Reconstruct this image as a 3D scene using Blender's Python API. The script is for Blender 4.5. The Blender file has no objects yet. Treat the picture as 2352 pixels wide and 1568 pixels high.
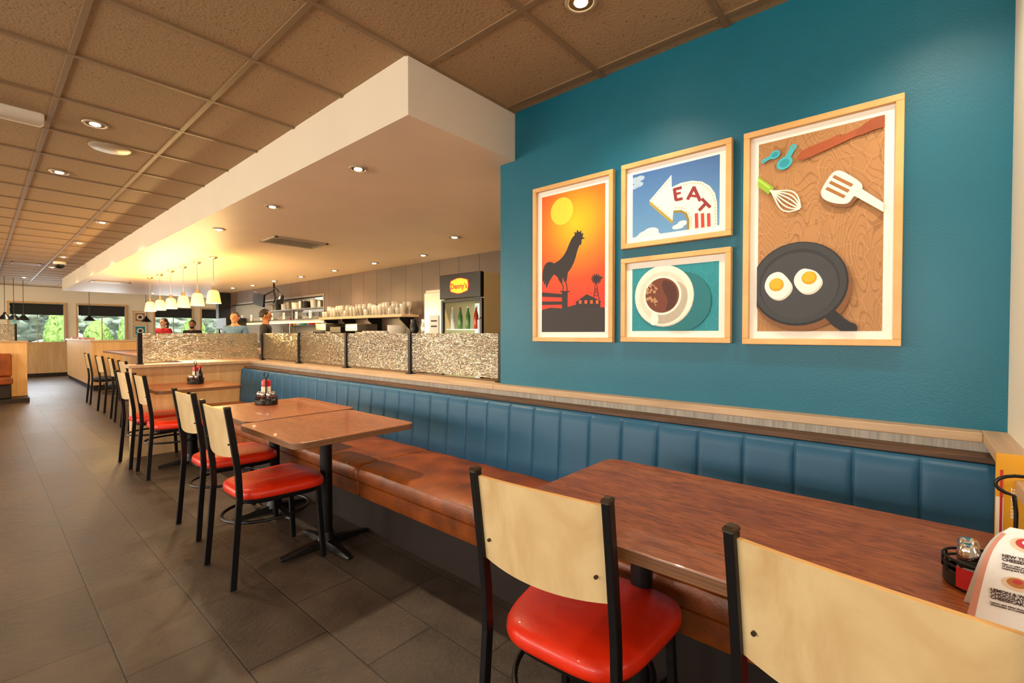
import bpy, bmesh, math, random
from mathutils import Vector, Matrix
random.seed(7)
D=bpy.data; C=bpy.context
COL=C.scene.collection
pi=math.pi
# ------------------------------------------------------------ materials
def lin(h):
    h=h.lstrip('#'); o=[]
    for i in (0,2,4):
        c=int(h[i:i+2],16)/255
        o.append(c/12.92 if c<=.04045 else ((c+.055)/1.055)**2.4)
    return (o[0],o[1],o[2],1)
def nn(nt,t,**k):
    n=nt.nodes.new(t)
    for a,b in k.items(): setattr(n,a,b)
    return n
def base(name):
    m=D.materials.new(name); m.use_nodes=True
    return m,m.node_tree,m.node_tree.nodes['Principled BSDF']
def coords(nt,scale=(1,1,1),rot=(0,0,0)):
    tc=nn(nt,'ShaderNodeTexCoord'); mp=nn(nt,'ShaderNodeMapping')
    mp.inputs['Scale'].default_value=scale; mp.inputs['Rotation'].default_value=rot
    nt.links.new(tc.outputs['Object'],mp.inputs['Vector']); return mp.outputs['Vector']
def ramp(nt,fac,stops):
    r=nn(nt,'ShaderNodeValToRGB'); e=r.color_ramp.elements
    while len(e)<len(stops): e.new(.5)
    for el,(p,c) in zip(e,stops):
        el.position=p; el.color=c if not isinstance(c,str) else lin(c)
    nt.links.new(fac,r.inputs['Fac']); return r.outputs['Color']
def mat(name,col,rough=.5,metal=0,var=0,vscale=8,bump=0,bscale=60,stretch=(1,1,1),emit=0,ecol=None,trans=0,coat=0,spec=.5,ior=1.45,alpha=1):
    m,nt,b=base(name); c=lin(col)
    b.inputs['Base Color'].default_value=c; b.inputs['Roughness'].default_value=rough
    b.inputs['Metallic'].default_value=metal; b.inputs['Specular IOR Level'].default_value=spec
    b.inputs['Coat Weight'].default_value=coat; b.inputs['Transmission Weight'].default_value=trans
    b.inputs['IOR'].default_value=ior
    if emit:
        b.inputs['Emission Color'].default_value=lin(ecol or col); b.inputs['Emission Strength'].default_value=emit
    v=None
    if var or bump: v=coords(nt,stretch)
    if var:
        n=nn(nt,'ShaderNodeTexNoise'); n.inputs['Scale'].default_value=vscale; n.inputs['Detail'].default_value=5
        nt.links.new(v,n.inputs['Vector'])
        lo=tuple(max(0,x*(1-var)) for x in c[:3])+(1,); hi=tuple(min(1,x*(1+var)) for x in c[:3])+(1,)
        nt.links.new(ramp(nt,n.outputs['Fac'],[(.3,lo),(.7,hi)]),b.inputs['Base Color'])
    if bump:
        n=nn(nt,'ShaderNodeTexNoise'); n.inputs['Scale'].default_value=bscale; n.inputs['Detail'].default_value=4
        nt.links.new(v,n.inputs['Vector']); bp=nn(nt,'ShaderNodeBump'); bp.inputs['Strength'].default_value=bump
        bp.inputs['Distance'].default_value=.01
        nt.links.new(n.outputs['Fac'],bp.inputs['Height']); nt.links.new(bp.outputs['Normal'],b.inputs['Normal'])
    return m
def wood(name,c1,c2,scale=(2,30,30),rough=.4,c3=None,dist=2.0,coat=0,fig=0):
    m,nt,b=base(name); v=coords(nt,scale)
    n=nn(nt,'ShaderNodeTexNoise'); n.inputs['Scale'].default_value=1; n.inputs['Detail'].default_value=6
    n.inputs['Distortion'].default_value=dist; n.inputs['Roughness'].default_value=.6
    nt.links.new(v,n.inputs['Vector'])
    st=[(.3,c1),(.68,c2)]
    if c3: st=[(.28,c1),(.5,c3),(.7,c2)]
    col=ramp(nt,n.outputs['Fac'],st)
    if fig:
        v2=coords(nt,(42,7,10)) ; n2=nn(nt,'ShaderNodeTexNoise'); n2.inputs['Scale'].default_value=1.9; n2.inputs['Distortion'].default_value=1.3; n2.inputs['Detail'].default_value=2
        nt.links.new(v2,n2.inputs['Vector']); mx=nn(nt,'ShaderNodeMix',data_type='RGBA',blend_type='MULTIPLY'); mx.inputs[0].default_value=fig
        nt.links.new(col,mx.inputs[6]); nt.links.new(ramp(nt,n2.outputs['Fac'],[(.36,'#a48a7a'),(.62,'#ffffff')]),mx.inputs[7]); col=mx.outputs[2]
    nt.links.new(col,b.inputs['Base Color']); b.inputs['Roughness'].default_value=rough; b.inputs['Coat Weight'].default_value=coat
    bp=nn(nt,'ShaderNodeBump'); bp.inputs['Strength'].default_value=.08; bp.inputs['Distance'].default_value=.003
    nt.links.new(n.outputs['Fac'],bp.inputs['Height']); nt.links.new(bp.outputs['Normal'],b.inputs['Normal'])
    return m
M={}
M['teal']=mat('teal_paint','#04627b',.42,var=.06,vscale=3,bump=.08,bscale=120)
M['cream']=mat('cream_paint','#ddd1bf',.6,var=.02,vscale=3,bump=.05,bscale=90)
M['creamLit']=mat('cream_paint_lit','#f8e2c8',.5,var=.02,vscale=3,bump=.05,bscale=90)  # same cream, lightened and warmed to stand in for bounce light underneath
M['white']=mat('white_paint','#ece3d3',.6,var=.03,vscale=2,bump=.05,bscale=90)
M['black']=mat('black_metal','#131112',.38,metal=.3,bump=.05,bscale=200)
M['blackp']=mat('black_plastic','#111111',.4,bump=.03)
M['bronze']=mat('bronze_cap','#4a3c2c',.35,metal=.7)
M['red']=mat('red_vinyl','#d92a08',.36,var=.06,vscale=12,bump=.10,bscale=260,coat=.15)
M['blkseat']=mat('black_vinyl','#1b1a1c',.4,bump=.1,bscale=200)
M['ply']=wood('plywood_face','#c4a271','#e0c898',(12,4.5,1.1),.38,dist=1.5,coat=.2)
M['plyE']=wood('plywood_edge','#c98f45','#e9bd77',(90,1,60),.5,dist=.2)
M['bench_blue']=mat('blue_vinyl','#1f5474',.45,var=.05,vscale=5,bump=.05,bscale=260)
M['orange']=mat('saddle_vinyl','#7d3b08',.40,var=.45,vscale=7,bump=.15,bscale=140,coat=.05)
M['table']=wood('walnut_laminate','#8a451f','#aa6230',(7,1.3,7),.34,c3='#9a5228',dist=1.4,coat=.2,fig=.75)
M['tableE']=wood('laminate_edge','#43281a','#90633f',(.4,.4,240),.4,dist=0)
M['oak']=wood('light_oak','#c79b66','#dcb684',(10,10,1.2),.42,dist=1.0)
M['oakH']=wood('light_oak_long','#a98a6a','#c4a786',(30,1.6,30),.45,dist=1.2)
M['oakX']=wood('light_oak_cross','#a98a6a','#c4a786',(1.6,30,30),.45,dist=1.2)
M['frame']=wood('picture_frame_oak','#cf9c5d','#e4b878',(20,3,3),.45,dist=1.0)
M['darkwood']=wood('rough_dark_wood','#2e1d12','#6b4a30',(40,2.2,40),.6,dist=1.5)
M['greyband']=wood('grey_striped_laminate','#8d857c','#b7aea2',(20,90,2),.55,dist=.3)
M['steel']=mat('stainless','#aaa59b',.30,metal=.92,var=.12,vscale=3,stretch=(1,1,20))
M['steeld']=mat('stainless_hood','#8b867d',.38,metal=.85,var=.2,vscale=3,stretch=(8,1,1))
M['chrome']=mat('chrome','#dddddd',.08,metal=1)
M['brown_dark']=mat('dark_kick','#21130c',.6,var=.1)
M['paper']=mat('paper_white','#f2efe9',.6)
M['porcelain']=mat('porcelain','#ece8e0',.2)
M['glass']=mat('clear_glass','#ffffff',.02,trans=1)
M['shade']=mat('roller_shade','#2a2b2d',.8)
M['lampglow']=mat('lamp_glow','#fff1cf',.5,emit=30,ecol='#ffe0ae')
M['shadeglass']=mat('pendant_glass','#fff0cc',.35,emit=1.25,ecol='#ffc460')
M['blkpend']=mat('black_enamel','#0d0d0d',.3)
M['asphalt']=mat('asphalt','#a3a3a0',.9,var=.15)
M['grass']=mat('lawn','#8aa864',.9,var=.3,vscale=4)
M['leaf']=mat('foliage','#86a552',.7,var=.5,vscale=14,bump=1,bscale=25)
M['leafhaze']=mat('foliage_hazed','#7f8b72',.8,var=.5,vscale=3,bump=1,bscale=8)  # far trees, distance haze mixed into the leaf colour
M['kwhite']=mat('kitchen_white','#c9c6bd',.4,var=.05)
def panelmat():
    m,nt,b=base('dark_wall_panels'); v=coords(nt,(1,1,1))
    br=nn(nt,'ShaderNodeTexBrick'); br.offset=0
    sx=nn(nt,'ShaderNodeSeparateXYZ'); cx=nn(nt,'ShaderNodeCombineXYZ'); nt.links.new(v,sx.inputs[0])
    nt.links.new(sx.outputs['Y'],cx.inputs['X']); nt.links.new(sx.outputs['Z'],cx.inputs['Y'])
    nt.links.new(cx.outputs[0],br.inputs['Vector'])
    br.inputs['Scale'].default_value=1; br.inputs['Brick Width'].default_value=.4; br.inputs['Row Height'].default_value=1.3
    br.inputs['Mortar Size'].default_value=.006
    br.inputs['Color1'].default_value=lin('#564539'); br.inputs['Color2'].default_value=lin('#634f42'); br.inputs['Mortar'].default_value=lin('#241c18')
    nt.links.new(br.outputs['Color'],b.inputs['Base Color']); b.inputs['Roughness'].default_value=.38
    return m
M['panel']=panelmat()
def floormat():
    m,nt,b=base('slate_tile'); v=coords(nt,(1,1,1),(0,0,pi/2))
    br=nn(nt,'ShaderNodeTexBrick'); nt.links.new(v,br.inputs['Vector']); br.offset=.5
    for k,x in (('Scale',1),('Brick Width',.61),('Row Height',.305),('Mortar Size',.0035),('Mortar Smooth',.3)): br.inputs[k].default_value=x
    br.inputs['Color1'].default_value=lin('#4a3f35'); br.inputs['Color2'].default_value=lin('#5a4c40'); br.inputs['Mortar'].default_value=lin('#2c231d')
    n=nn(nt,'ShaderNodeTexNoise'); n.inputs['Scale'].default_value=3; n.inputs['Detail'].default_value=10; n.inputs['Roughness'].default_value=.68
    nt.links.new(v,n.inputs['Vector'])
    mx=nn(nt,'ShaderNodeMix',data_type='RGBA',blend_type='MULTIPLY'); mx.inputs[0].default_value=.9
    nt.links.new(br.outputs['Color'],mx.inputs[6]); nt.links.new(ramp(nt,n.outputs['Fac'],[(.3,'#9c9c9c'),(.68,'#ffffff')]),mx.inputs[7])
    nt.links.new(mx.outputs[2],b.inputs['Base Color'])
    v2=coords(nt,(12,20,12)); n2=nn(nt,'ShaderNodeTexNoise'); n2.inputs['Scale'].default_value=1.4; n2.inputs['Detail'].default_value=9; n2.inputs['Roughness'].default_value=.7; nt.links.new(v2,n2.inputs['Vector'])
    b1=nn(nt,'ShaderNodeBump'); b1.inputs['Strength'].default_value=.45; b1.inputs['Distance'].default_value=.012; nt.links.new(n2.outputs['Fac'],b1.inputs['Height'])
    b2=nn(nt,'ShaderNodeBump'); b2.invert=True; b2.inputs['Strength'].default_value=.6; b2.inputs['Distance'].default_value=.004
    nt.links.new(br.outputs['Fac'],b2.inputs['Height']); nt.links.new(b1.outputs['Normal'],b2.inputs['Normal']); nt.links.new(b2.outputs['Normal'],b.inputs['Normal'])
    rr=nn(nt,'ShaderNodeMapRange'); rr.inputs['To Min'].default_value=.28; rr.inputs['To Max'].default_value=.5; nt.links.new(n.outputs['Fac'],rr.inputs['Value']); nt.links.new(rr.outputs[0],b.inputs['Roughness'])
    return m
M['floor']=floormat()
def ceilmat():
    m,nt,b=base('acoustic_tile'); v=coords(nt)
    vo=nn(nt,'ShaderNodeTexVoronoi'); vo.inputs['Scale'].default_value=70; nt.links.new(v,vo.inputs['Vector'])
    n=nn(nt,'ShaderNodeTexNoise'); n.inputs['Scale'].default_value=45; n.inputs['Detail'].default_value=6; nt.links.new(v,n.inputs['Vector'])
    ad=nn(nt,'ShaderNodeMath',operation='ADD'); nt.links.new(vo.outputs['Distance'],ad.inputs[0]); nt.links.new(n.outputs['Fac'],ad.inputs[1])
    col=ramp(nt,ad.outputs[0],[(.55,'#54412c'),(.64,'#a58661')])
    nt.links.new(col,b.inputs['Base Color']); b.inputs['Roughness'].default_value=.75
    bp=nn(nt,'ShaderNodeBump'); bp.inputs['Strength'].default_value=.35; bp.inputs['Distance'].default_value=.003; nt.links.new(ad.outputs[0],bp.inputs['Height']); nt.links.new(bp.outputs['Normal'],b.inputs['Normal'])
    return m
M['ceil']=ceilmat()
M['tbar']=mat('ceiling_grid_paint','#866b4c',.5)
def rainglass():
    m,nt,b=base('rain_glass'); out=nt.nodes['Material Output']
    v=coords(nt,(7,7,34)); n=nn(nt,'ShaderNodeTexNoise'); n.inputs['Scale'].default_value=2.0; n.inputs['Detail'].default_value=1.5; n.inputs['Distortion'].default_value=3
    nt.links.new(v,n.inputs['Vector'])
    bp=nn(nt,'ShaderNodeBump'); bp.inputs['Strength'].default_value=.55; bp.inputs['Distance'].default_value=.012
    nt.links.new(n.outputs['Fac'],bp.inputs['Height'])
    gl=nn(nt,'ShaderNodeBsdfGlossy'); gl.inputs['Roughness'].default_value=.06; gl.inputs['Color'].default_value=lin('#f4f0e6'); nt.links.new(bp.outputs['Normal'],gl.inputs['Normal'])
    tr=nn(nt,'ShaderNodeBsdfTransparent'); nt.links.new(ramp(nt,n.outputs['Fac'],[(.40,'#8f8a7e'),(.48,'#f4f1e8'),(.56,'#a19b8d'),(.64,'#f4f1e8')]),tr.inputs['Color'])
    tl=nn(nt,'ShaderNodeBsdfTranslucent'); tl.inputs['Color'].default_value=lin('#efe8d6')
    df=nn(nt,'ShaderNodeMixShader'); df.inputs[0].default_value=.18; nt.links.new(tr.outputs[0],df.inputs[1]); nt.links.new(tl.outputs[0],df.inputs[2])
    mx=nn(nt,'ShaderNodeMixShader'); rp=ramp(nt,n.outputs['Fac'],[(.42,(.16,.16,.16,1)),(.475,(.85,.85,.85,1)),(.53,(.12,.12,.12,1)),(.60,(.7,.7,.7,1)),(.66,(.15,.15,.15,1))])
    nt.links.new(rp,mx.inputs[0]); nt.links.new(df.outputs[0],mx.inputs[1]); nt.links.new(gl.outputs[0],mx.inputs[2]); nt.links.new(mx.outputs[0],out.inputs['Surface'])
    return m
M['rain']=rainglass()
# ------------------------------------------------------------ mesh helpers
def box(bm,x0,x1,y0,y1,z0,z1,mi=0):
    vs=[bm.verts.new((x,y,z)) for x in (x0,x1) for y in (y0,y1) for z in (z0,z1)]
    for q in ((0,1,3,2),(4,6,7,5),(0,4,5,1),(2,3,7,6),(0,2,6,4),(1,5,7,3)):
        f=bm.faces.new([vs[i] for i in q]); f.material_index=mi
    return vs
def loft(bm,rings,closed=False,cap=True,mi=0):
    R=[[bm.verts.new(p) for p in r] for r in rings]; n=len(R[0]); k=len(R)
    for i in range(k if closed else k-1):
        a,b=R[i],R[(i+1)%k]
        for j in range(n):
            f=bm.faces.new((a[j],a[(j+1)%n],b[(j+1)%n],b[j])); f.material_index=mi
    if cap and not closed:
        for r in (R[0],R[-1]):
            f=bm.faces.new(r); f.material_index=mi
    return R
def frame3(d):
    d=d.normalized(); a=Vector((0,0,1)) if abs(d.z)<.9 else Vector((1,0,0))
    u=d.cross(a).normalized(); return u,d.cross(u).normalized()
def cyl(bm,p0,p1,r0,r1=None,seg=16,mi=0):
    p0=Vector(p0);p1=Vector(p1); r1=r0 if r1 is None else r1; u,v=frame3(p1-p0)
    loft(bm,[[p+(u*math.cos(2*pi*i/seg)+v*math.sin(2*pi*i/seg))*r for i in range(seg)] for p,r in ((p0,r0),(p1,r1))],mi=mi)
def tube(bm,pts,r,seg=8,closed=False,mi=0):
    pts=[Vector(p) for p in pts]; n=len(pts); rings=[]; pu=None
    for i,p in enumerate(pts):
        a=pts[(i-1)%n] if (closed or i>0) else p; b=pts[(i+1)%n] if (closed or i<n-1) else p
        d=(b-a).normalized()
        if pu is None: u,v=frame3(d)
        else:
            u=(pu-d*pu.dot(d)).normalized(); v=d.cross(u)
        pu=u; rings.append([p+(u*math.cos(2*pi*k/seg)+v*math.sin(2*pi*k/seg))*(r[i] if isinstance(r,(list,tuple)) else r) for k in range(seg)])
    loft(bm,rings,closed=closed,mi=mi)
def lathe(bm,prof,seg=24,c=(0,0,0),mi=0,cap=True):
    c=Vector(c); loft(bm,[[c+Vector((r*math.cos(2*pi*i/seg),r*math.sin(2*pi*i/seg),z)) for i in range(seg)] for r,z in prof],cap=cap,mi=mi)
def rrect(x0,x1,y0,y1,r,s=6):
    o=[]
    for cx,cy,a in ((x1-r,y1-r,0),(x0+r,y1-r,90),(x0+r,y0+r,180),(x1-r,y0+r,270)):
        for i in range(s+1):
            t=math.radians(a+90*i/s); o.append((cx+r*math.cos(t),cy+r*math.sin(t)))
    return o
def prism(bm,poly,z0,z1,mi=0,mside=None):
    a=[bm.verts.new((x,y,z0)) for x,y in poly]; b=[bm.verts.new((x,y,z1)) for x,y in poly]; n=len(poly)
    for i in range(n):
        f=bm.faces.new((a[i],a[(i+1)%n],b[(i+1)%n],b[i])); f.material_index=mi if mside is None else mside
    for r in (a,b): f=bm.faces.new(r); f.material_index=mi
def ball(bm,c,r,seg=16,mi=0,m=None):
    rr=r if isinstance(r,(tuple,list)) else (r,r,r)
    mt=Matrix.Translation(c)@(m or Matrix.Identity(4))@Matrix.Diagonal((rr[0],rr[1],rr[2],1))
    g=bmesh.ops.create_uvsphere(bm,u_segments=seg,v_segments=max(6,seg//2),radius=1,matrix=mt)
    for v in g['verts']:
        for f in v.link_faces: f.material_index=mi
def finish(name,bm,mats,parent=None,bevel=0,smooth=False,world=False,seg=2,recalc=True,keep=False):
    if recalc: bmesh.ops.recalc_face_normals(bm,faces=bm.faces)
    loc=Vector((0,0,0))
    if parent is not None and world: bmesh.ops.translate(bm,vec=-parent.location,verts=bm.verts)
    if parent is None and not keep:
        xs=[v.co for v in bm.verts]; lo=Vector([min(v[i] for v in xs) for i in range(3)]); hi=Vector([max(v[i] for v in xs) for i in range(3)])
        loc=Vector(((lo.x+hi.x)/2,(lo.y+hi.y)/2,lo.z)); bmesh.ops.translate(bm,vec=-loc,verts=bm.verts)
    me=D.meshes.new(name); bm.to_mesh(me); bm.free()
    for m in (mats if isinstance(mats,(list,tuple)) else [mats]): me.materials.append(M[m] if isinstance(m,str) else m)
    o=D.objects.new(name,me); COL.objects.link(o); o.location=loc
    if parent is not None: o.parent=parent
    if smooth:
        for p in me.polygons: p.use_smooth=True
        if smooth!='all':
            try: me.set_sharp_from_angle(angle=math.radians(38))
            except Exception: pass
    if bevel:
        b=o.modifiers.new('bevel','BEVEL'); b.width=bevel; b.segments=seg; b.limit_method='ANGLE'; b.angle_limit=math.radians(40)
    return o
def lab(o,label,cat,group=None):
    o['label']=label; o['category']=cat
    if group: o['group']=group
    return o
def thing(name,label,cat,loc=(0,0,0),rotz=0,group=None):
    e=D.objects.new(name,None); COL.objects.link(e); e.location=loc; e.rotation_euler=(0,0,rotz); e.empty_display_size=.1
    return lab(e,label,cat,group)
def dup(root,loc,rotz=None,label=None):
    def cp(o,par):
        n=o.copy(); COL.objects.link(n)
        if par is not None: n.parent=par
        for ch in list(o.children): cp(ch,n)
        return n
    r=cp(root,None); r.location=loc
    if rotz is not None: r.rotation_euler=(0,0,rotz)
    if label: r['label']=label
    return r
def struct(name,boxes,mats,bevel=0,label=None):
    bm=bmesh.new()
    for b in boxes: box(bm,*b)
    o=finish(name,bm,mats,bevel=bevel); o['kind']='structure'
    if label: o['label']=label
    return o
def text_bm(bm,body,size,origin,right,up,mi=0,offset=.0,extrude=.0003,align='CENTER'):
    cu=D.curves.new('t','FONT'); cu.body=body; cu.size=size; cu.align_x=align; cu.align_y='CENTER'; cu.offset=offset; cu.extrude=extrude; cu.resolution_u=3
    cu.space_line=.85
    ob=D.objects.new('t',cu); COL.objects.link(ob); C.view_layer.update()
    me=D.meshes.new_from_object(ob.evaluated_get(C.evaluated_depsgraph_get()))
    r=Vector(right).normalized();u=Vector(up).normalized();n=r.cross(u)
    mt=Matrix(((r.x,u.x,n.x,origin[0]),(r.y,u.y,n.y,origin[1]),(r.z,u.z,n.z,origin[2]),(0,0,0,1)))
    me.transform(mt); k=len(bm.faces); bm.from_mesh(me); bm.faces.ensure_lookup_table()
    for f in bm.faces[k:]: f.material_index=mi
    D.objects.remove(ob); D.meshes.remove(me); D.curves.remove(cu)
# ------------------------------------------------------------ room shell
CH=2.59; SF=2.30; WX=2.16
struct('floor',[(-4.5,7,-2.5,19,-.12,0)],'floor')
bm=bmesh.new(); box(bm,-4.5,7,-2.5,19,CH,CH+.12,0)
x=.31-.59*8
while x<7:
    if x>-4.4: box(bm,x-.012,x+.012,-2.5,19,CH-.007,CH,1)
    x+=.59
y=.02-.61*4
while y<19:
    box(bm,-4.5,7,y-.012,y+.012,CH-.008,CH,1); y+=.61
o=finish('ceiling',bm,['ceil','tbar']); o['kind']='structure'
bm=bmesh.new(); box(bm,1.37,7,1.85,15.8,SF,CH); bm.normal_update()
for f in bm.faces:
    if f.calc_center_median().z<SF+.01: f.material_index=1  # underside gets the lightened copy of the side paint
o=finish('ceiling_soffit',bm,['cream','creamLit']); o['kind']='structure'
struct('wall_east',[(WX,WX+.18,-.38,1.97,0,CH)],'teal')
struct('wall_pier',[(1.2,WX,-.38,-.23,0,CH)],'white')
struct('wall_southeast',[(WX,WX+.18,-2.5,-.38,0,CH)],'white')
struct('wall_south',[(-4.5,7,-2.62,-2.5,0,CH)],'white')
struct('wall_west',[(-4.62,-4.5,-2.62,19.12,0,.9),(-4.62,-4.5,-2.62,19.12,2.2,CH)]+[(-4.62,-4.5,a,a+.9,.9,2.2) for a in (-2.62,1.6,5.2,8.8,12.4,18.2)],'white')
struct('wall_farside',[(7,7.12,-2.5,19.12,0,CH)],'white')
wins=[(-2.6,-1.5),(-1.0,.1),(.58,1.675),(1.98,3.08),(3.85,4.89),(5.18,6.28)]
bx=[(-4.5,7,19,19.14,0,1.0),(-4.5,7,19,19.14,2.1,CH)]
xs=[-4.5]+[v for w in wins for v in w]+[7]
for i in range(0,len(xs),2): bx.append((xs[i],xs[i+1],19,19.14,1.0,2.1))
struct('wall_north',bx,'white')
struct('trim_1',[(-4.5,7,18.965,19,.1,.96)],'oak',label='light oak wainscot below the windows')
struct('baseboard_north',[(-4.5,7,18.95,18.965,0,.1)],'brown_dark')
for i,(a,b) in enumerate(wins):
    bm=bmesh.new(); t=.05
    for q in ((a-t,b+t,18.95,19.05,.95,1.0),(a-t,b+t,18.95,19.05,2.1,2.15),(a-t,a,18.95,19.05,1.0,2.1),(b,b+t,18.95,19.05,1.0,2.1),((a+b)/2-.012,(a+b)/2+.012,19.06,19.09,1,2.1)): box(bm,*q)
    w=finish('window_%d'%(i+1),bm,'oak',bevel=.005); w['kind']='structure'
    bm=bmesh.new(); box(bm,a+.01,b-.01,19.01,19.02,1.78,2.09); cyl(bm,(a+.01,19.02,2.07),(b-.01,19.02,2.07),.025)
    s=finish('roller_shade',bm,'shade',parent=w,world=True)
struct('wall_divider',[(WX,2.30,1.97,6.04,0,.90)],'oak')
struct('wall_booth_end',[(1.0,WX,5.90,6.04,0,.90)],'oak')
struct('trim_2',[(2.09,WX,-.17,1.97,.90,.932),(2.09,2.33,1.97,6.07,.90,.932),(.97,2.09,5.86,6.07,.90,.932)],'oakH',bevel=.004,label='light oak ledge along the wall')
struct('trim_3',[(1.2,2.16,-.23,-.17,.90,.932)],'oakX',bevel=.003)
struct('trim_4',[(2.115,WX,-.23,5.90,.1,.90)],'greyband')
struct('trim_5',[(2.14,2.16,-.23,-.0,.0,.1)],'brown_dark')
struct('wall_kitchen',[(4.34,4.46,1.97,8.54,0,SF),(4.34,4.46,8.54,13.5,1.97,SF),(4.34,4.46,8.54,13.5,0,1.05),(4.34,4.46,13.5,13.9,0,SF)],'panel')
struct('wall_kitchen_end',[(4.06,4.34,13.5,13.7,0,SF)],'blackp')
struct('wall_service',[(2.34,4.34,1.85,1.97,0,SF)],'white')
struct('wall_kitchen_side',[(4.46,7,8.1,8.2,0,SF),(4.46,7,13.8,13.9,0,SF)],'kwhite')
struct('wall_kitchen_back',[(6.1,6.2,8.2,13.8,0,SF)],'kwhite')
struct('trim_6',[(4.33,4.47,8.5,8.54,1.05,1.97),(4.33,4.47,8.5,13.54,1.97,2.01),(4.28,4.5,8.5,13.54,1.03,1.07)],'steel')
struct('wall_dining_divider',[(1.62,1.76,13.5,17.8,.1,1.06),(1.76,4.0,13.5,13.64,.1,1.06)],'oak')
struct('trim_7',[(1.59,1.79,13.47,17.83,1.06,1.10),(1.79,4.0,13.47,13.67,1.06,1.10)],'oakX',bevel=.004)
struct('baseboard_divider',[(1.64,1.74,13.52,17.78,0,.1),(1.74,4.0,13.52,13.62,0,.1)],'brown_dark')
# ------------------------------------------------------------ banquette
bq=thing('banquette_bench','long banquette with blue channelled back and saddle-brown seat','bench',(1.75,2.8,0))
bm=bmesh.new(); box(bm,1.60,2.11,-.18,5.88,0,.33)
finish('base',bm,'brown_dark',parent=bq,world=True)
ys=[-.185,1.22,2.46,3.7,4.8,5.885]
for a,b in zip(ys,ys[1:]):
    bm=bmesh.new()
    prof=[(2.10,.285),(1.475,.285),(1.457,.293),(1.452,.315),(1.452,.375),(1.461,.381),(1.443,.390),(1.440,.43),(1.452,.457),(1.485,.472),(1.6,.478),(1.85,.472),(2.10,.462)]
    yy=sorted(set([0,.004,.012,.03]+[.05*q for q in range(1,20)]+[.97,.988,.996,1]))
    rings=[]
    for t in yy:
        e=min(t,1-t)*(b-a); k=min(1,e/.028); k=math.sqrt(max(0,1-(1-k)**2)); wv=.0025*math.sin(t*41)*math.sin(t*17+a)
        rings.append([(1.78+(px-1.78)*(.965+.035*k),a+(b-a)*t,.39+(pz-.39)*(.80+.20*k)+(wv if pz>.44 else 0)) for px,pz in prof])
    loft(bm,rings)
    finish('seat_cushion',bm,'orange',parent=bq,world=True,smooth=True)
bm=bmesh.new(); ch=.177; y0=-.02-ch; rings=[]
prof=[(2.11,.44,0),(1.99,.44,.2),(1.972,.47,1),(1.977,.55,1),(1.985,.68,1),(1.992,.79,1),(1.998,.825,.85),(2.010,.842,.4),(2.03,.846,.15),(2.11,.846,0)]
for c in range(35):
    if y0+c*ch>5.85: break
    for t in (0,.012,.03,.07,.15,.3,.5,.7,.85,.93,.97,.988):
        bl=.0115*(1-abs(2*t-1)**14)-.007; yy=y0+(c+t)*ch
        if yy<-.195 or yy>5.89: continue
        rings.append([(px-bl*w,yy,pz+.003*w*(1 if t else -1)*(pz>.8)) for px,pz,w in prof])
loft(bm,rings); finish('backrest',bm,'bench_blue',parent=bq,world=True,smooth='all')
bm=bmesh.new(); box(bm,2.025,2.112,-.20,5.895,.848,.868); finish('cap_rail',bm,'darkwood',parent=bq,world=True,bevel=.003)
# ------------------------------------------------------------ glass partition
gp=thing('glass_partition','textured glass partition with black metal posts on the half wall','partition',(2.22,3.9,.932))
py=[2.02,2.98,3.94,4.90,5.86]
for p in py:
    bm=bmesh.new(); box(bm,2.205,2.235,p-.015,p+.015,.932,1.255); box(bm,2.19,2.25,p-.03,p+.03,.932,.94)
    finish('post',bm,'black',parent=gp,world=True,bevel=.002)
bm=bmesh.new(); box(bm,1.06,1.10,5.95,5.99,.932,1.255); box(bm,1.05,1.11,5.94,6.0,.932,.94); finish('post',bm,'black',parent=gp,world=True,bevel=.002)
for a,b in zip(py,py[1:]):
    bm=bmesh.new(); box(bm,2.216,2.224,a+.016,b-.016,.955,1.25); finish('glass_pane',bm,'rain',parent=gp,world=True)
bm=bmesh.new(); box(bm,1.10,2.205,5.966,5.974,.955,1.25); finish('glass_pane',bm,'rain',parent=gp,world=True)
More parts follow.
